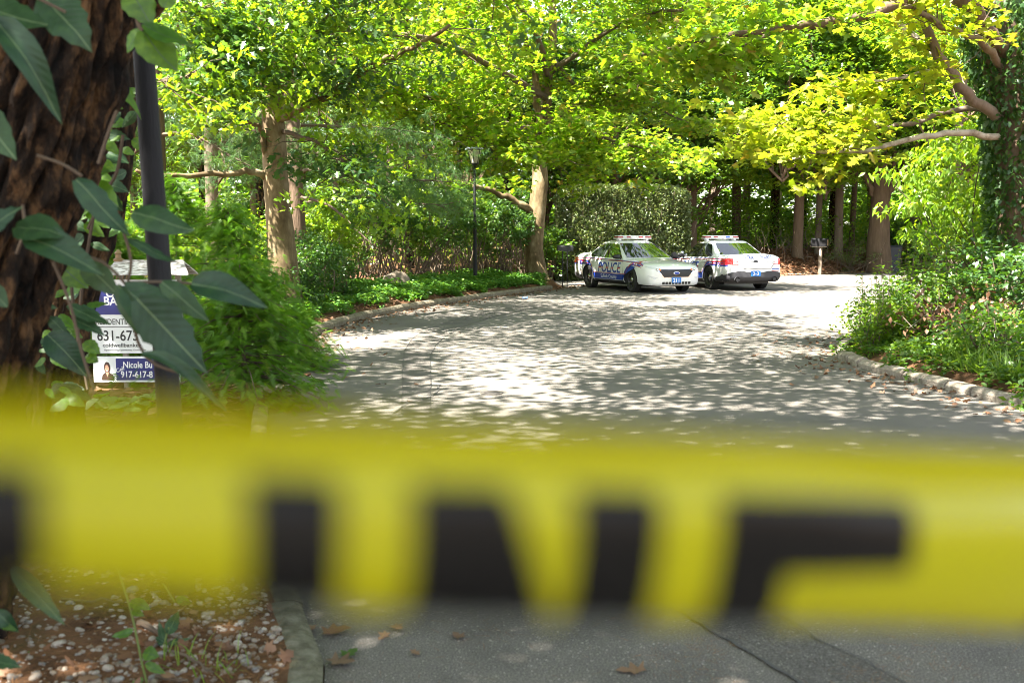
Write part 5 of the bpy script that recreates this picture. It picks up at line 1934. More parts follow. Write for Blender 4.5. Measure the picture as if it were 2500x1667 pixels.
for i in range(70):
    if i < 44:
        q = along(KRs, 24, 31, -.6, .5)(rl, 1)[0]
        lab = 'dry brown leaf lying on the road near the right kerb'
    else:
        q = (rl.uniform(-1.8, 5), rl.uniform(9, 24)); lab = 'dry brown leaf lying out on the dappled road'
    if road_dist([q])[0] > -.05: continue
    o = link('fallen_leaf', LF[int(rl.integers(0, 5))], None, (q[0], q[1], .009), (rl.normal(0, .25), rl.normal(0, .25), rl.uniform(0, 6.28)))
    s_ = rl.uniform(.05, .10); o.scale = (s_, s_, s_ * 1.2)
    tag(o, lab, 'leaf', 'dry leaves along the right kerb' if i < 44 else 'dry leaves out on the dappled road')

# ------------------------------------------------------------------ pebble bed at the left front
bed_pts = [(-4.2, 2.2)] + [(p.x - .12, p.y) for p in KLs if 2.2 < p.y < 7.4] + [(-4.8, 7.4)]
bz = .052
b = MB()
bp_ = [Vector((x, y, 0)) for x, y in bed_pts]
b.add([(v.x, v.y, bz) for v in bp_], tessellate_polygon([bp_]))
bed = b.build('pebble_bed', M['soil'])
for p in bed.data.polygons:
    if p.normal.z < 0: p.flip()
tag(bed, 'bed of rounded pebbles and rusty pine needles', kind='structure')
rp = np.random.default_rng(801)


def pebble_mesh(seed, sub):
    bm = bmesh.new(); bmesh.ops.create_icosphere(bm, subdivisions=sub, radius=1)
    r = np.random.default_rng(seed)
    o_ = Vector(r.uniform(-5, 5, 3))
    for v in bm.verts: v.co *= 1 + .22 * noise.noise(v.co * .9 + o_)
    sc_ = (1, r.uniform(.62, .9), r.uniform(.42, .65))
    for v in bm.verts: v.co = Vector((v.co.x * sc_[0], v.co.y * sc_[1], v.co.z * sc_[2]))
    V = np.array([tuple(v.co) for v in bm.verts]); Fc = [tuple(q.index for q in f.verts) for f in bm.faces]
    bm.free()
    return V, Fc


def stone_mat():
    m, n, out = nodes_of('river_stone')
    p = n.nodes.new('ShaderNodeBsdfPrincipled'); n.links.new(p.outputs[0], out.inputs[0])
    p.inputs['Roughness'].default_value = .6
    at_ = n.nodes.new('ShaderNodeAttribute'); at_.attribute_name = 'rnd'
    oi = n.nodes.new('ShaderNodeObjectInfo')
    ad = n.nodes.new('ShaderNodeMath'); ad.operation = 'ADD'
    n.links.new(at_.outputs['Fac'], ad.inputs[0]); n.links.new(oi.outputs['Random'], ad.inputs[1])
    fr = n.nodes.new('ShaderNodeMath'); fr.operation = 'FRACT'; n.links.new(ad.outputs[0], fr.inputs[0])
    c = ramp(n, fr.outputs[0], [(0, (.34, .30, .25)), (.2, (.20, .165, .12)), (.4, (.13, .13, .13)), (.55, (.42, .39, .34)), (.75, (.17, .13, .09)), (.88, (.27, .235, .19)), (1, (.34, .30, .25))])
    tc = n.nodes.new('ShaderNodeTexCoord'); no = n.nodes.new('ShaderNodeTexNoise'); no.inputs['Scale'].default_value = 3; no.inputs['Detail'].default_value = 8
    n.links.new(tc.outputs['Object'], no.inputs[0])
    v = ramp(n, no.outputs[0], [(.3, (.65, .62, .58)), (.65, (1.1, 1.1, 1.1))])
    mx = n.nodes.new('ShaderNodeMix'); mx.data_type = 'RGBA'; mx.blend_type = 'MULTIPLY'; mx.inputs[0].default_value = 1
    n.links.new(c, mx.inputs[6]); n.links.new(v, mx.inputs[7]); n.links.new(mx.outputs[2], p.inputs['Base Color'])
    return m


M['stone'] = stone_mat()
PB = [pebble_mesh(810 + i, 2) for i in range(7)]
PBM = []
for V, Fc in PB:
    me = bpy.data.meshes.new('stone'); me.from_pydata(V.tolist(), [], Fc); me.materials.append(M['stone']); me.shade_smooth(); PBM.append(me)


def bed_xy(n, lo=3.1, hi=7.2):
    out = []
    while len(out) < n:
        y = lo + (hi - lo) * rp.uniform() ** 1.3
        ke = np.interp(y, [p.y for p in KLs], [p.x for p in KLs]) - .15
        x = ke - abs(rp.normal(0, 1.0)) * 1.0 if rp.uniform() < .75 else rp.uniform(-4, ke)
        out.append((x, y))
    return np.array(out)


big = bed_xy(280, 3.15, 5.8)
for x, y in big:
    s_ = rp.uniform(.013, .026) * (1.4 if rp.uniform() < .12 else 1)
    o = link('stone', PBM[int(rp.integers(0, 7))], bed, (x, y, bz + s_ * .22), (rp.normal(0, .25), rp.normal(0, .25), rp.uniform(0, 6.28)))
    o.scale = (s_, s_, s_)
xy = bed_xy(5200)
n = len(xy)
V, Fc = pebble_mesh(840, 1)
s_ = .005 + .013 * rp.uniform(0, 1, n) ** 1.8
me = leaves_mesh('small_stones', (V, Fc), np.column_stack([xy, bz + s_ * .2]), orient(rp, n, 0, .3, .3), s_, M['stone'], rnd=rp.uniform(0, 1, n))
me.shade_smooth()
tag(link('small_stones', me, bed), kind='stuff')
xy = np.vstack([bed_xy(14000), np.column_stack([rp.uniform(-3.5, -.8, 12000), rp.uniform(3, 7, 12000)])])
xy = xy[road_dist(xy) > .15]
n = len(xy)
T_N = (np.array([(0, .010, 0), (0, -.010, 0), (1, 0, .04)], float), [(0, 1, 2)])
me = leaves_mesh('fallen_needles', T_N, np.column_stack([xy, bz + .004 + rp.uniform(0, .02, n)]), orient(rp, n, 0, .12, .3), rp.uniform(.05, .11, n), M['needle_litter'], seed=5)
tag(link('fallen_needles', me, bed), kind='stuff')
xy = np.column_stack([rp.uniform(-.9, 3.2, 1500), rp.uniform(3.2, 6.5, 1500)])
cl_ = np.array([(rp.uniform(-.4, 2), rp.uniform(3.4, 5.5)) for _ in range(26)])
xy[:900] = np.repeat(cl_, 35, 0)[:900] + rp.normal(0, .07, (900, 2))
xy = xy[road_dist(xy) < -.02]; n = len(xy)
me = leaves_mesh('road_needles', T_N, np.column_stack([xy, np.full(n, .006)]), orient(rp, n, 0, .05, .3), rp.uniform(.04, .09, n), M['needle_litter'], seed=6)
tag(link('road_needles', me), 'rusty pine needles scattered on the near tarmac', kind='stuff')
xy = bed_xy(170); n = len(xy)
me = leaves_mesh('bed_leaves', T_L, np.column_stack([xy, bz + rp.uniform(.008, .03, n)]), orient(rp, n, 0, .4, .5), rp.uniform(.03, .08, n), M['dead'], seed=8)
tag(link('bed_leaves', me, bed), kind='stuff')
# fallen sticks
for i, (a, c) in enumerate([((150, 1463), (300, 1470)), ((340, 1520), (420, 1555)), ((420, 1590), (520, 1640)), ((380, 1650), (460, 1662))]):
    b = MB(); b.tube(wig(rp, G(*a, bz + .02), G(*c, bz + .02), 6, .06), lin_r(7, .007 if i != 1 else .016, .004), 6)
    tag(b.build('fallen_stick', M['twig']), ['long straight twig lying across the pebbles', 'short thick dead stick among the pebbles', 'thin bent twig near the kerb side of the pebbles', 'small twig at the very front of the pebbles'][i], 'stick', 'sticks on the pebble bed')


# ------------------------------------------------------------------ near trunks and their vines
def bark_trunk(name, label, pts, rads, m, nseg, nring, depth, seed):
    root = empty(name, pts[0]); tag(root, label, 'tree')
    o = Vector(pts[0])
    p = smooth_path([v - o for v in pts], max(2, nring // (len(pts) - 1)))
    rr_ = np.interp(np.linspace(0, 1, len(p)), np.linspace(0, 1, len(rads)), rads)
    vs, fs = [], []
    for i, c in enumerate(p):
        d = (p[min(i + 1, len(p) - 1)] - p[max(i - 1, 0)]).normalized()
        a = (Vector((1, 0, 0)) - d * d.x).normalized(); b_ = d.cross(a)
        for k in range(nseg):
            t_ = 2 * math.pi * k / nseg
            q = a * math.cos(t_) + b_ * math.sin(t_)
            L = c.length
            w = noise.noise(Vector((q.x * 2, q.y * 2, L * .9 + seed))) * 1.3
            f1 = noise.noise(Vector((q.x * 5.2 + w, q.y * 5.2 + w, L * 1.15 + seed)))
            f2 = noise.noise(Vector((q.x * 9 + w * 2, q.y * 9, L * 7.5 + seed)))
            f3 = noise.noise(Vector((q.x * 22, q.y * 22, L * 16)))
            ridge = 1 - abs(f1) * 3.2
            ridge = -max(0, ridge) ** 1.6
            h_ = depth * (ridge + .75 * f2 + .30 * f3 + .4 * noise.noise(Vector((q.x, q.y, L * .6))))
            vs.append(c + q * (rr_[i] + h_))
    for i in range(len(p) - 1):
        for k in range(nseg):
            k2 = (k + 1) % nseg
            fs.append((i * nseg + k, i * nseg + k2, (i + 1) * nseg + k2, (i + 1) * nseg + k))
    b = MB(); b.add(vs, fs)
    b.build('trunk', m, root, smooth=True)
    return root


Y1 = 3.85
T1 = [W(-175, 1720, Y1), W(-130, 1300, Y1), W(-85, 900, Y1), W(22, 500, Y1), W(120, 150, Y1), W(170, -120, Y1 - .05), W(230, -500, Y1 - .1), W(330, -1400, Y1 - .2)]
T1[0].z = -.1
r1 = bark_trunk('leaning_tree', 'leaning near trunk with deeply furrowed dark bark at the left edge', T1, [.30, .255, .24, .25, .265, .27, .26, .2], M['bark_dark'], 170, 170, .055, 3.0)
Y2 = 5.6
T2 = [W(100, 1330, Y2), W(122, 1000, Y2), W(152, 750, Y2), W(228, 480, Y2), W(262, 150, Y2), W(300, -100, Y2), W(380, -500, Y2), W(480, -1300, Y2)]
T2[0].z = -.1
r2 = bark_trunk('vine_covered_tree', 'second trunk with vine leaves behind the leaning trunk', T2, [.23, .19, .175, .17, .175, .175, .15, .1], M['bark_dark'], 100, 120, .026, 9.0)
o = Vector(T2[0])
bq = MB(); pth = [W(310, 60, Y2) - o, W(345, 40, Y2 - .1) - o, W(385, 5, Y2 - .2) - o, W(430, -80, Y2 - .3) - o]
bq.tube(smooth_path(pth, 4), .05, 8); bq.build('limb', M['bark_dark'], r2, smooth=True)
# crowns of the two near trees, above the picture
for root, cxyz, seed, nn in ((r1, (-.6, 3.2, 7.6), 902, 100), (r2, (-1.0, 6.8, 8.2), 903, 110)):
    r = np.random.default_rng(seed)
    c = in_ball(r, nn) * np.array((3.4, 3.4, 1.6)) + np.array(cxyz) - np.array(root.location)
    crown('crown', T_S, clump(r, c, 60, (.75, .75, .35)), .2, M['mid'], root, seed)

# a big leaf blade with a folded midrib; each one is an object
def blade_mesh(seed, w, droop, fold, serr=0.0, m='vine'):
    r = np.random.default_rng(seed)
    nL, V, Fc = 9, [], []
    for i in range(nL + 1):
        t_ = i / nL
        ww = w * (math.sin(math.pi * min(1, t_ * .96 + .02) ** .72) ** .85) * (1 - .25 * t_)
        if i == nL: ww = .002
        zc = -droop * t_ * t_ + .045 * math.sin(t_ * 6 + seed * 1.7)
        for j, k in enumerate((-1, -.55, 0, .55, 1)):
            edge = serr * (1 if i % 2 else -1) * (abs(k) == 1)
            V.append((t_ + edge * .3, k * ww * (1 + edge) , zc + fold * abs(k) * ww * 1.2 - .25 * ww * k * k + r.normal(0, .012)))
    for i in range(nL):
        for j in range(4):
            q = i * 5 + j
            Fc.append((q, q + 1, q + 6, q + 5))
    me_ = leaves_mesh('leaf', (np.array(V), Fc), np.zeros((1, 3)), np.eye(3)[None], np.array([1.0]), M[m], rnd=np.array([r.uniform(.05, .95)]))
    me_.shade_smooth()
    return me_


# veins as fine relief and colour on the blades
for nm in ('vine', 'vine_bright'):
    n_ = M[nm].node_tree
    tc = n_.nodes.new('ShaderNodeTexCoord')
    wv = n_.nodes.new('ShaderNodeTexWave'); wv.wave_type = 'BANDS'; wv.bands_direction = 'X'
    wv.inputs['Scale'].default_value = 3.2; wv.inputs['Distortion'].default_value = .6
    ab = n_.nodes.new('ShaderNodeVectorMath'); ab.operation = 'ABSOLUTE'
    sk = n_.nodes.new('ShaderNodeVectorMath'); sk.operation = 'MULTIPLY_ADD'
    # shear the bands along |y| so that the side veins slant forward from the midrib
    sp_ = n_.nodes.new('ShaderNodeSeparateXYZ'); cb_ = n_.nodes.new('ShaderNodeCombineXYZ')
    a1 = n_.nodes.new('ShaderNodeMath'); a1.operation = 'ABSOLUTE'
    a2 = n_.nodes.new('ShaderNodeMath'); a2.operation = 'MULTIPLY_ADD'; a2.inputs[1].default_value = -.8
    n_.links.new(tc.outputs['Object'], sp_.inputs[0]); n_.links.new(sp_.outputs[1], a1.inputs[0])
    n_.links.new(a1.outputs[0], a2.inputs[0]); n_.links.new(sp_.outputs[0], a2.inputs[2]); n_.links.new(a2.outputs[0], cb_.inputs[0])
    n_.links.new(cb_.outputs[0], wv.inputs[0])
    bp_n = n_.nodes.new('ShaderNodeBump'); bp_n.inputs['Strength'].default_value = .08; bp_n.inputs['Distance'].default_value = .03
    n_.links.new(wv.outputs['Fac'], bp_n.inputs['Height'])
    nz = n_.nodes.new('ShaderNodeTexNoise'); nz.inputs['Scale'].default_value = 5; nz.inputs['Detail'].default_value = 6
    n_.links.new(tc.outputs['Object'], nz.inputs[0])
    mid_ = n_.nodes.new('ShaderNodeMath'); mid_.operation = 'LESS_THAN'; mid_.inputs[1].default_value = .010
    n_.links.new(a1.outputs[0], mid_.inputs[0])
    for nd in [x for x in n_.nodes if x.type in ('BSDF_DIFFUSE', 'BSDF_TRANSLUCENT')]:
        src = nd.inputs[0].links[0].from_socket
        mm_ = n_.nodes.new('ShaderNodeMix'); mm_.data_type = 'RGBA'; mm_.blend_type = 'MULTIPLY'; mm_.inputs[0].default_value = 1
        n_.links.new(src, mm_.inputs[6]); n_.links.new(ramp(n_, nz.outputs[0], [(.3, (.62, .66, .55)), (.55, (1, 1, 1)), (.72, (1.45, 1.3, .95))]), mm_.inputs[7])
        mv_ = n_.nodes.new('ShaderNodeMix'); mv_.data_type = 'RGBA'
        n_.links.new(mid_.outputs[0], mv_.inputs[0]); n_.links.new(mm_.outputs[2], mv_.inputs[6]); mv_.inputs[7].default_value = (.10, .16, .07, 1)
        n_.links.new(mv_.outputs[2], nd.inputs[0])
    for nd in n_.nodes:
        if nd.type in ('BSDF_DIFFUSE', 'BSDF_GLOSSY'): n_.links.new(bp_n.outputs[0], nd.inputs['Normal'])

BL = {'vine': [blade_mesh(i, .25 + .035 * (i % 4), .06 + .09 * (i % 4), .12 + .13 * (i % 4), .035 * (i % 3), 'vine') for i in range(9)],
      'vine_bright': [blade_mesh(20 + i, .30 + .03 * (i % 3), .12, .3, .04, 'vine_bright') for i in range(4)]}


def place_leaf(parent, base, tip, w_px, Y, kind='vine', face=(0, -.6, .8), i=[0], dy=0.0):
    """a blade from base to tip (picture pixels at depth Y), its face turned towards FACE"""
    a, c = W(*base, Y), W(*tip, Y + dy)
    d = c - a
    L = d.length
    x = d.normalized()
    z = Vector(face); z = (z - x * z.dot(x)).normalized()
    y = z.cross(x)
    i[0] += 1
    me_ = BL[kind][i[0] % len(BL[kind])]
    o_ = link('leaf', me_, parent)
    ws = (w_px / FPX * Y / 2) / (L * .27)
    mt = Matrix((x, y, z)).transposed().to_4x4()
    mt.translation = a
    o_.matrix_basis = mt @ Matrix.Diagonal((L, L * ws, L * .8, 1))
    return o_


v1 = empty('climbing_vine', (0, 0, 0)); tag(v1, 'big leaved vine hanging round the near leaning trunk', 'vine')
for a in [  # base, tip, width, depth, kind, face
    ((-40, 20), (112, 52), 105, 2.75, 'vine', (0, -.8, .6)), ((105, -10), (222, 112), 105, 2.8, 'vine', (.2, -.9, .5)), ((-15, 40), (160, 268), 66, 2.7, 'vine', (.5, -.7, .2)),
    ((-70, 250), (38, 388), 100, 2.7, 'vine', (.3, -.9, .2)), ((-60, 570), (45, 500), 90, 2.6, 'vine', (0, -.7, .7)), ((35, 552), (158, 560), 100, 2.65, 'vine', (0, -.6, .8)),
    ((60, 580), (245, 640), 72, 2.65, 'vine', (.1, -.75, .6)), ((185, 440), (318, 575), 78, 2.75, 'vine', (.2, -.8, .5)), ((322, 520), (474, 558), 92, 2.7, 'vine', (0, -.8, .6)),
    ((205, 640), (285, 722), 70, 2.85, 'vine', (-.3, -.8, .4)), ((300, 700), (448, 805), 92, 2.7, 'vine', (.2, -.8, .6)), ((466, 690), (648, 728), 66, 2.6, 'vine', (.1, -.85, .5)),
    ((395, 690), (510, 782), 72, 2.75, 'vine', (.2, -.9, .4)), ((335, 730), (502, 908), 118, 2.65, 'vine', (.55, -.6, -.35)), ((285, 695), (362, 850), 46, 2.7, 'vine', (-.3, -.9, .3)),
    ((345, 862), (560, 960), 34, 2.6, 'vine', (.1, -.6, .8)), ((310, 585), (440, 640), 34, 2.8, 'vine', (0, -.7, .7)), ((-30, 700), (18, 750), 60, 2.7, 'vine', (.3, -.9, .2)),
    ((30, 1388), (158, 1525), 50, 2.5, 'vine', (.4, -.8, .3)), ((-30, 1610), (48, 1622), 40, 2.7, 'vine', (0, -.6, .8)), ((-10, 1490), (42, 1545), 34, 2.9, 'vine', (0, -.8, .5)),
    ((0, 1525), (40, 1535), 16, 2.9, 'vine_bright', (0, -.6, .8))]:
    place_leaf(v1, *a)
for pth in ([(55, 500), (60, 560), (40, 620)], [(70, 560), (150, 610), (250, 640), (310, 700), (350, 760)], [(310, 690), (400, 688), (470, 692)], [(300, 560), (320, 640), (312, 720), (355, 870), (470, 920)],
            [(60, -20), (120, 10), (160, 30)], [(200, 430), (150, 400), (90, 380)], [(130, 640), (170, 740), (200, 860), (230, 950)], [(240, 400), (262, 330), (285, 270)]):
    b = MB(); b.tube(smooth_path([W(x, y, 2.78) for x, y in pth], 4), .0045, 5); b.build('stem', M['twig'], v1)

v2 = empty('climbing_vine', (0, 0, 0)); tag(v2, 'bright green vine leaves climbing the second trunk', 'vine')
for a in [((345, 78), (436, 172), 104, 3.3, 'vine_bright', (.1, -.6, .8)), ((350, 62), (468, 108), 52, 3.3, 'vine_bright', (.2, -.7, .6)), ((348, 72), (304, 126), 48, 3.3, 'vine_bright', (-.3, -.8, .4)),
          ((318, -20), (372, 60), 68, 3.3, 'vine_bright', (.2, -.8, .5)), ((400, 20), (420, -30), 40, 3.3, 'vine_bright', (.2, -.8, .5)), ((278, 180), (348, 288), 26, 4.2, 'vine_bright', (.7, -.6, .2)), ((272, 168), (292, 215), 34, 4.4, 'vine_bright', (.2, -.8, .5)),
          ((250, 250), (300, 262), 34, 4.6, 'vine_bright', (0, -.7, .7)), ((248, 300), (272, 322), 34, 4.8, 'vine_bright', (0, -.7, .7)), ((200, 425), (268, 415), 60, 4.2, 'vine_bright', (.2, -.7, .7)),
          ((215, 450), (288, 500), 58, 4.2, 'vine_bright', (-.1, -.8, .6)), ((262, 375), (312, 388), 34, 4.8, 'vine', (0, -.7, .7)), ((150, 652), (215, 702), 62, 4.0, 'vine_bright', (.2, -.8, .5)),
          ((213, 745), (265, 740), 20, 3.8, 'vine_bright', (0, -.7, .7)), ((165, 748), (270, 786), 40, 3.8, 'vine', (0, -.6, .8)), ((180, 778), (256, 812), 34, 3.8, 'vine', (.1, -.7, .7)),
          ((115, 815), (212, 910), 62, 3.8, 'vine', (.2, -.8, .5)), ((120, 775), (165, 815), 40, 3.9, 'vine', (0, -.7, .7)), ((205, 835), (245, 862), 34, 4.4, 'vine_bright', (0, -.7, .7)), ((210, 868), (240, 882), 28, 4.4, 'vine_bright', (0, -.7, .7))]:
    place_leaf(v2, *a)
rv = np.random.default_rng(931)
for i in range(150):
    py = rv.uniform(170, 980)
    ctr_ = np.interp(py, [150, 480, 750, 1000], [262, 222, 160, 125])
    px = ctr_ + rv.normal(0, 55)
    a_ = rv.uniform(-.9, .9) + (0 if rv.uniform() < .5 else math.pi)
    L = rv.uniform(30, 58)
    if py > 600 and px > 200: continue
    place_leaf(v2, (px, py), (px + math.cos(a_) * L, py + abs(math.sin(a_)) * L * .8 + 6), L * rv.uniform(.45, .68), rv.uniform(4.7, 5.25), 'vine_bright' if rv.uniform() < .6 else 'vine', (rv.normal(0, .3), -.75, rv.uniform(.2, .8)))
for pth in ([(330, 10), (338, 60), (350, 75)], [(300, 330), (285, 420), (250, 480), (215, 560)], [(150, 500), (168, 640), (185, 790), (215, 950)], [(270, 170), (262, 300), (238, 470), (200, 700), (185, 900)]):
    b = MB(); b.tube(smooth_path([W(x, y, 4.7 if y > 100 else 3.3) for x, y in pth], 4), .008, 5); b.build('stem', M['twig'], v2)

# weeds among the pebbles
def pebble_weed(label, stem, leafs, Y):
    root = empty('pebble_weed', (0, 0, 0)); tag(root, label, 'weed')
    b_ = MB(); b_.tube(smooth_path([W(x, y, Y) for x, y in stem], 4), .004, 5); b_.build('stem', M['grass_stem'], root)
    for a_ in leafs: place_leaf(root, *a_[:2], a_[2], Y, 'vine_bright' if len(a_) < 4 else a_[3], a_[4] if len(a_) > 4 else (0, -.6, .8))


M['grass_stem'] = mat('green_stem', (.10, .14, .03), rough=.6)
pebble_weed('tall thin weed with toothed leaves rising from the pebbles', [(362, 1680), (345, 1610), (322, 1500), (300, 1430), (285, 1385)],
            [((325, 1540), (270, 1552), 26), ((318, 1468), (368, 1485), 30), ((350, 1592), (388, 1600), 34), ((355, 1620), (405, 1642), 24), ((350, 1660), (318, 1668), 24), ((322, 1490), (352, 1502), 20)], 3.4)
pebble_weed('dark leaved seedling at the middle of the pebbles', [(402, 1580), (404, 1560), (412, 1530)],
            [((410, 1545), (435, 1494), 34, 'vine', (.3, -.9, .2)), ((398, 1560), (388, 1518), 16, 'vine', (.3, -.9, .2)), ((404, 1570), (382, 1552), 24, 'vine'), ((408, 1572), (465, 1555), 22, 'vine'), ((402, 1578), (425, 1570), 18, 'vine')], 3.75)
pebble_weed('slim weed with pale leaves beside the lamp post foot', [(455, 1545), (445, 1500), (420, 1460), (398, 1425)], [((430, 1462), (468, 1472), 26), ((450, 1505), (458, 1540), 16), ((440, 1490), (455, 1500), 14)], 4.2)
pebble_weed('small leafy seedling at the front left of the pebbles', [(62, 1625), (66, 1605), (70, 1590)], [((62, 1618), (56, 1598), 20, 'vine'), ((64, 1620), (95, 1612), 14, 'vine'), ((62, 1620), (40, 1615), 14, 'vine'), ((66, 1622), (85, 1626), 12, 'vine')], 3.7)
pebble_weed('tiny dark seedling near the mossy kerb', [(598, 1570), (600, 1560)], [((598, 1562), (585, 1548), 18, 'vine'), ((600, 1562), (606, 1548), 16, 'vine')], 4.3)
for i, (px, py) in enumerate([(715, 1625), (540, 1640), (430, 1615)]):
    g = G(px, py, .05)
    tuft('thin grass tuft growing among the pebbles', g.x, g.y, 16, .11, 951 + i, group='grass tufts on the pebble bed')

# hostas under the sign
HB = [blade_mesh(60 + i, .36, .25, .3, 0, 'hosta') for i in range(4)]
for i, (px, py, lab) in enumerate([(262, 985, 'pale edged hosta at the left under the property sign'), (322, 990, 'pale edged hosta in the middle under the property sign'), (378, 982, 'pale edged hosta beside the lamp post')]):
    g = G(px, py, .08)
    root = empty('hosta', (g.x, g.y, hz(g.x, g.y))); tag(root, lab, 'plant', 'hostas under the property sign')
    for k in range(17):
        a_ = rv.uniform(0, 6.28); el = rv.uniform(.2, 1.2)
        o_ = link('leaf', HB[k % 4], root)
        b_ = Vector((math.cos(a_) * .08, math.sin(a_) * .08, .03 + .07 * el * rv.uniform(.6, 1)))
        x = Vector((math.cos(a_), math.sin(a_), rv.uniform(-.5, .25))).normalized()
        z = (Vector((0, 0, 1)) - x * x.z).normalized(); y = z.cross(x)
        mt = Matrix((x, y, z)).transposed().to_4x4(); mt.translation = b_
        L = rv.uniform(.16, .26)
        o_.matrix_basis = mt @ Matrix.Diagonal((L, L, L, 1))

# ------------------------------------------------------------------ the barrier tape right in front of the camera
PA, PBt = Vector((-.0644, .1253)), Vector((.1152, .2240))
td = (PBt - PA); tl = td.length; td.normalize()


def u_of(px):
    """distance along the tape, from the left edge of the picture"""
    k = (px - 1250) / FPX
    return (k * PA.y - PA.x) / (td.x - k * td.y)


def tape_prof(u):
    """(forward, down) of the strip's cross-section at a set of widths v; folds back under itself"""
    vf = .0255 + (.0405 - .0255) * max(0, min(1, u / tl)) if True else 0
    return vf


def tape_pt(u, v, off=0.0):
    p = PA + td * u
    s = max(-1.5, min(2.5, u / tl))
    z_top = W(0, 968, PA.y).z + (W(2500, 1090, PBt.y).z - W(0, 968, PA.y).z) * s
    z_top -= 0.004 * math.sin(u * 9) * .3
    vf = .0298 + .0165 * max(-.15, min(1.1, s)) + .0010 * math.sin(u * 26)
    vs_ = .0112 + .0020 * max(-.2, min(1.2, s)) + .0012 * math.sin(u * 31 + 1) + .0008 * math.sin(u * 83)           # where the crease catches the light
    n, z, dv = 0.0, z_top, .0008
    q = 0.0
    nx_ = Vector((td.y, -td.x))                           # towards the camera side
    while q < v - 1e-9:
        st_ = min(dv, v - q)
        m_ = q + st_ / 2
        a = -R(44 - 30 * max(0, min(1, s))) * max(0, min(1, (vs_ - m_) / .004)) + R(52) * math.exp(-((m_ - vs_) / .0034) ** 2) - R(13) * max(0, min(1, (m_ - vs_ - .003) / .014))
        if m_ > vf:
            a -= R(150) * min(1, (m_ - vf) / .006) - R(95) * max(0, min(1, (m_ - vf - .021) / .006))
        else:
            a -= R(32) * max(0, min(1, 1 - (vf - m_) / .006))
        n += math.sin(a) * st_; z -= math.cos(a) * st_
        q += st_
    a_n = a if v > 0 else -R(30)
    nn = Vector((nx_.x * math.cos(a_n), nx_.y * math.cos(a_n), math.sin(a_n)))
    return Vector((p.x + nx_.x * n, p.y + nx_.y * n, z)) + nn * off


def tape_mat(name, c, t, mixt, gr, sp=.5):
    m, n, out = nodes_of(name)
    p = n.nodes.new('ShaderNodeBsdfPrincipled')
    p.inputs['Base Color'].default_value = (*c, 1); p.inputs['Roughness'].default_value = gr
    p.inputs['Specular IOR Level'].default_value = sp
    tr_ = n.nodes.new('ShaderNodeBsdfTranslucent'); tr_.inputs[0].default_value = (*t, 1)
    mx = n.nodes.new('ShaderNodeMixShader'); mx.inputs[0].default_value = mixt
    n.links.new(p.outputs[0], mx.inputs[1]); n.links.new(tr_.outputs[0], mx.inputs[2])
    n.links.new(mx.outputs[0], out.inputs[0])
    return m


M['tape'] = tape_mat('yellow_plastic_tape', (.375, .362, .003), (.62, .6, .006), .15, .30)
M['tape_ink'] = tape_mat('black_tape_ink', (.006, .006, .006), (.002, .002, .002), .05, .33, .22)
TAPE_W = .0762
us = np.unique(np.concatenate([np.linspace(-2.2, -.06, 20), np.linspace(-.06, tl + .06, 70), np.linspace(tl + .06, 6.0, 30)]))
vsn = np.linspace(0, TAPE_W, 60)
V = [tape_pt(u, v) for u in us for v in vsn]
k = len(vsn)
b = MB(); b.add(V, [(i * k + j, i * k + j + 1, (i + 1) * k + j + 1, (i + 1) * k + j) for i in range(len(us) - 1) for j in range(k - 1)])
tape = b.build('barrier_tape', M['tape'], smooth=True)
tag(tape, 'blurred yellow barrier tape with black capitals stretched across the view', 'barrier tape')


def letter(ch):
    """strokes in letter space: height 0 (top) to 1, width 0 to 1; rectangles and slants"""
    s, w = .38, 1.0
    h = .275
    rects = {'L': [(0, 0, s, 1), (0, 1 - h, w, 1)], 'I': [(0, 0, s, 1)], 'E': [(0, 0, .33, 1), (0, 0, w, h), (0, .56, .85, .70), (0, 1 - h, w, 1)],
             'N': [(0, 0, .35, 1), (w - .37, 0, w, 1)], 'P': [(0, 0, s, 1), (0, 0, w, h), (w - s, 0, w, .55), (0, .40, w, .57)], 'O': [(0, 0, s, 1), (w - s, 0, w, 1), (0, 0, w, h), (0, 1 - h, w, 1)],
             'C': [(0, 0, s, 1), (0, 0, w, h), (0, 1 - h, w, 1)], 'D': [(0, 0, s, 1), (w - s, .08, w, .92), (0, 0, w * .9, h), (0, 1 - h, w * .9, 1)], 'T': [(.365, 0, .635, 1), (0, 0, w, h)],
             'R': [(0, 0, s, 1), (0, 0, w, h), (w - s, 0, w, .55), (0, .40, w, .57), (w - s, .57, w, 1)], 'S': [(0, 0, w, h), (0, 0, s, .5), (0, .41, w, .59), (w - s, .5, w, 1), (0, 1 - h, w, 1)]}[ch]
    slant = [((0, 0), (.36, 0), (.84, 1), (.50, 1))] if ch == 'N' else []
    return rects, slant


LH, V0 = .060, .0126


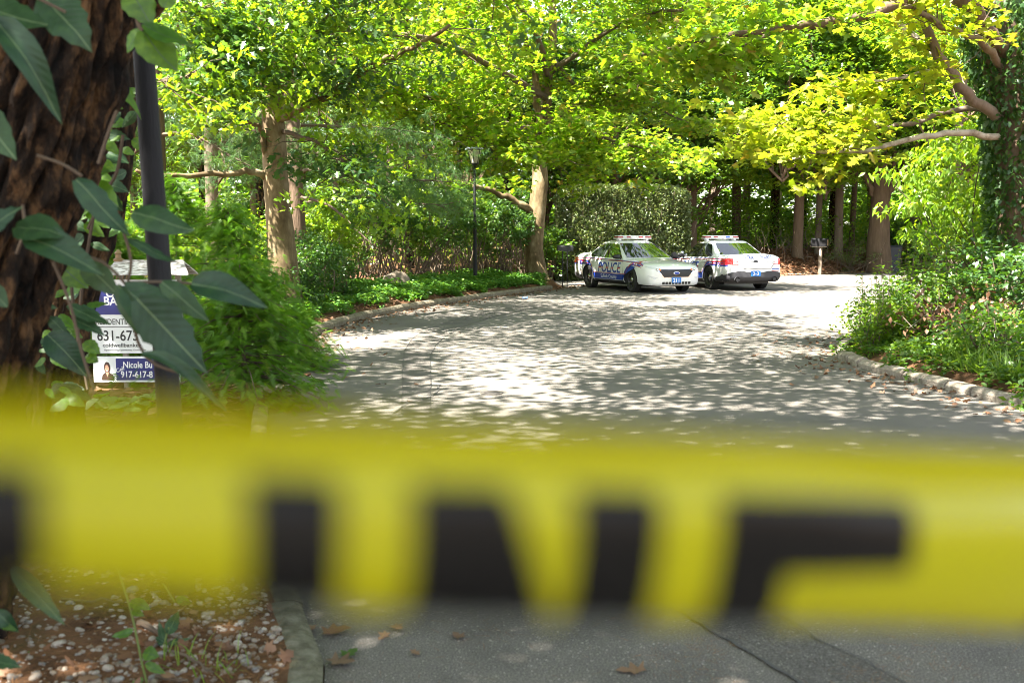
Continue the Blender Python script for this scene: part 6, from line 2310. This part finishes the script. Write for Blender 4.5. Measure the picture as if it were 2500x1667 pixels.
def add_letter(bm_, ch, u0, u1):
    rects, slants = letter(ch)
    ww = u1 - u0
    if ch == 'I': rects = [(0, 0, 1, 1)]
    quads = [((a, c), (a2, c), (a2, c2), (a, c2)) for a, c, a2, c2 in rects] + slants
    seen_ = -.08 < u0 < tl + .08
    EU = [k_ / 10 for k_ in range(11)] if seen_ else (0, .5, 1)
    for qi, qd in enumerate(quads):
        nv = 48 if seen_ else 20
        vs_, fs_ = [], []
        for i in range(nv + 1):
            t_ = i / nv
            l_ = Vector(qd[0]).lerp(Vector(qd[3]), t_); r_ = Vector(qd[1]).lerp(Vector(qd[2]), t_)
            for e in EU:
                q = l_.lerp(r_, e)
                vs_.append(tape_pt(u0 + q.x * ww, V0 + q.y * LH, .00012 + qi * .00003))
        ne = len(EU)
        fs_ = [(i * ne + e, i * ne + e + 1, (i + 1) * ne + e + 1, (i + 1) * ne + e) for i in range(nv) for e in range(ne - 1)]
        bm_.add(vs_, fs_)


spans = {'I': (u_of(598), u_of(830)), 'N': (u_of(1004), u_of(1622)), 'E': (u_of(1768), u_of(2252))}
Lend = spans['I'][0] - .0135 - .0155
b = MB()
add_letter(b, 'L', u_of(84) - .0110, u_of(84) + .0180)
for ch in 'INE': add_letter(b, ch, *spans[ch])
u = spans['E'][1]
for wd in ('DO', 'NOT', 'CROSS', 'POLICE', 'LINE', 'DO', 'NOT', 'CROSS'):
    u += .05
    for ch in wd:
        w_ = .0110 if ch == 'I' else .035
        add_letter(b, ch, u, u + w_); u += w_ + .0138
u = u_of(84) - .0110 - .06
for wd in ('POLICE', 'CROSS', 'NOT', 'DO'):
    for ch in reversed(wd):
        w_ = .0110 if ch == 'I' else .035
        add_letter(b, ch, u - w_, u); u -= w_ + .0138
    u -= .045
tag(b.build('lettering', M['tape_ink'], tape, smooth=True), kind='stuff')
for nm, u_, lab in (('left', -2.2, 'rough wooden stake holding the near end of the tape'), ('right', 6.0, 'rough wooden stake holding the far end of the tape')):
    p = PA + td * u_
    b = MB(); b.box((p.x, p.y, .85), (.05, .05, 1.75))
    tag(b.build('wooden_stake', M['stake']), lab, 'stake', 'stakes holding the tape')
for o in list(bpy.data.objects):
    if o.parent is not None and o.name.split('.')[0] in ('twigs', 'stems', 'boughs', 'limbs', 'fronds', 'needles', 'ivy_leaves'):
        o['kind'] = 'stuff'
print('leaf triangles', TRI[0])
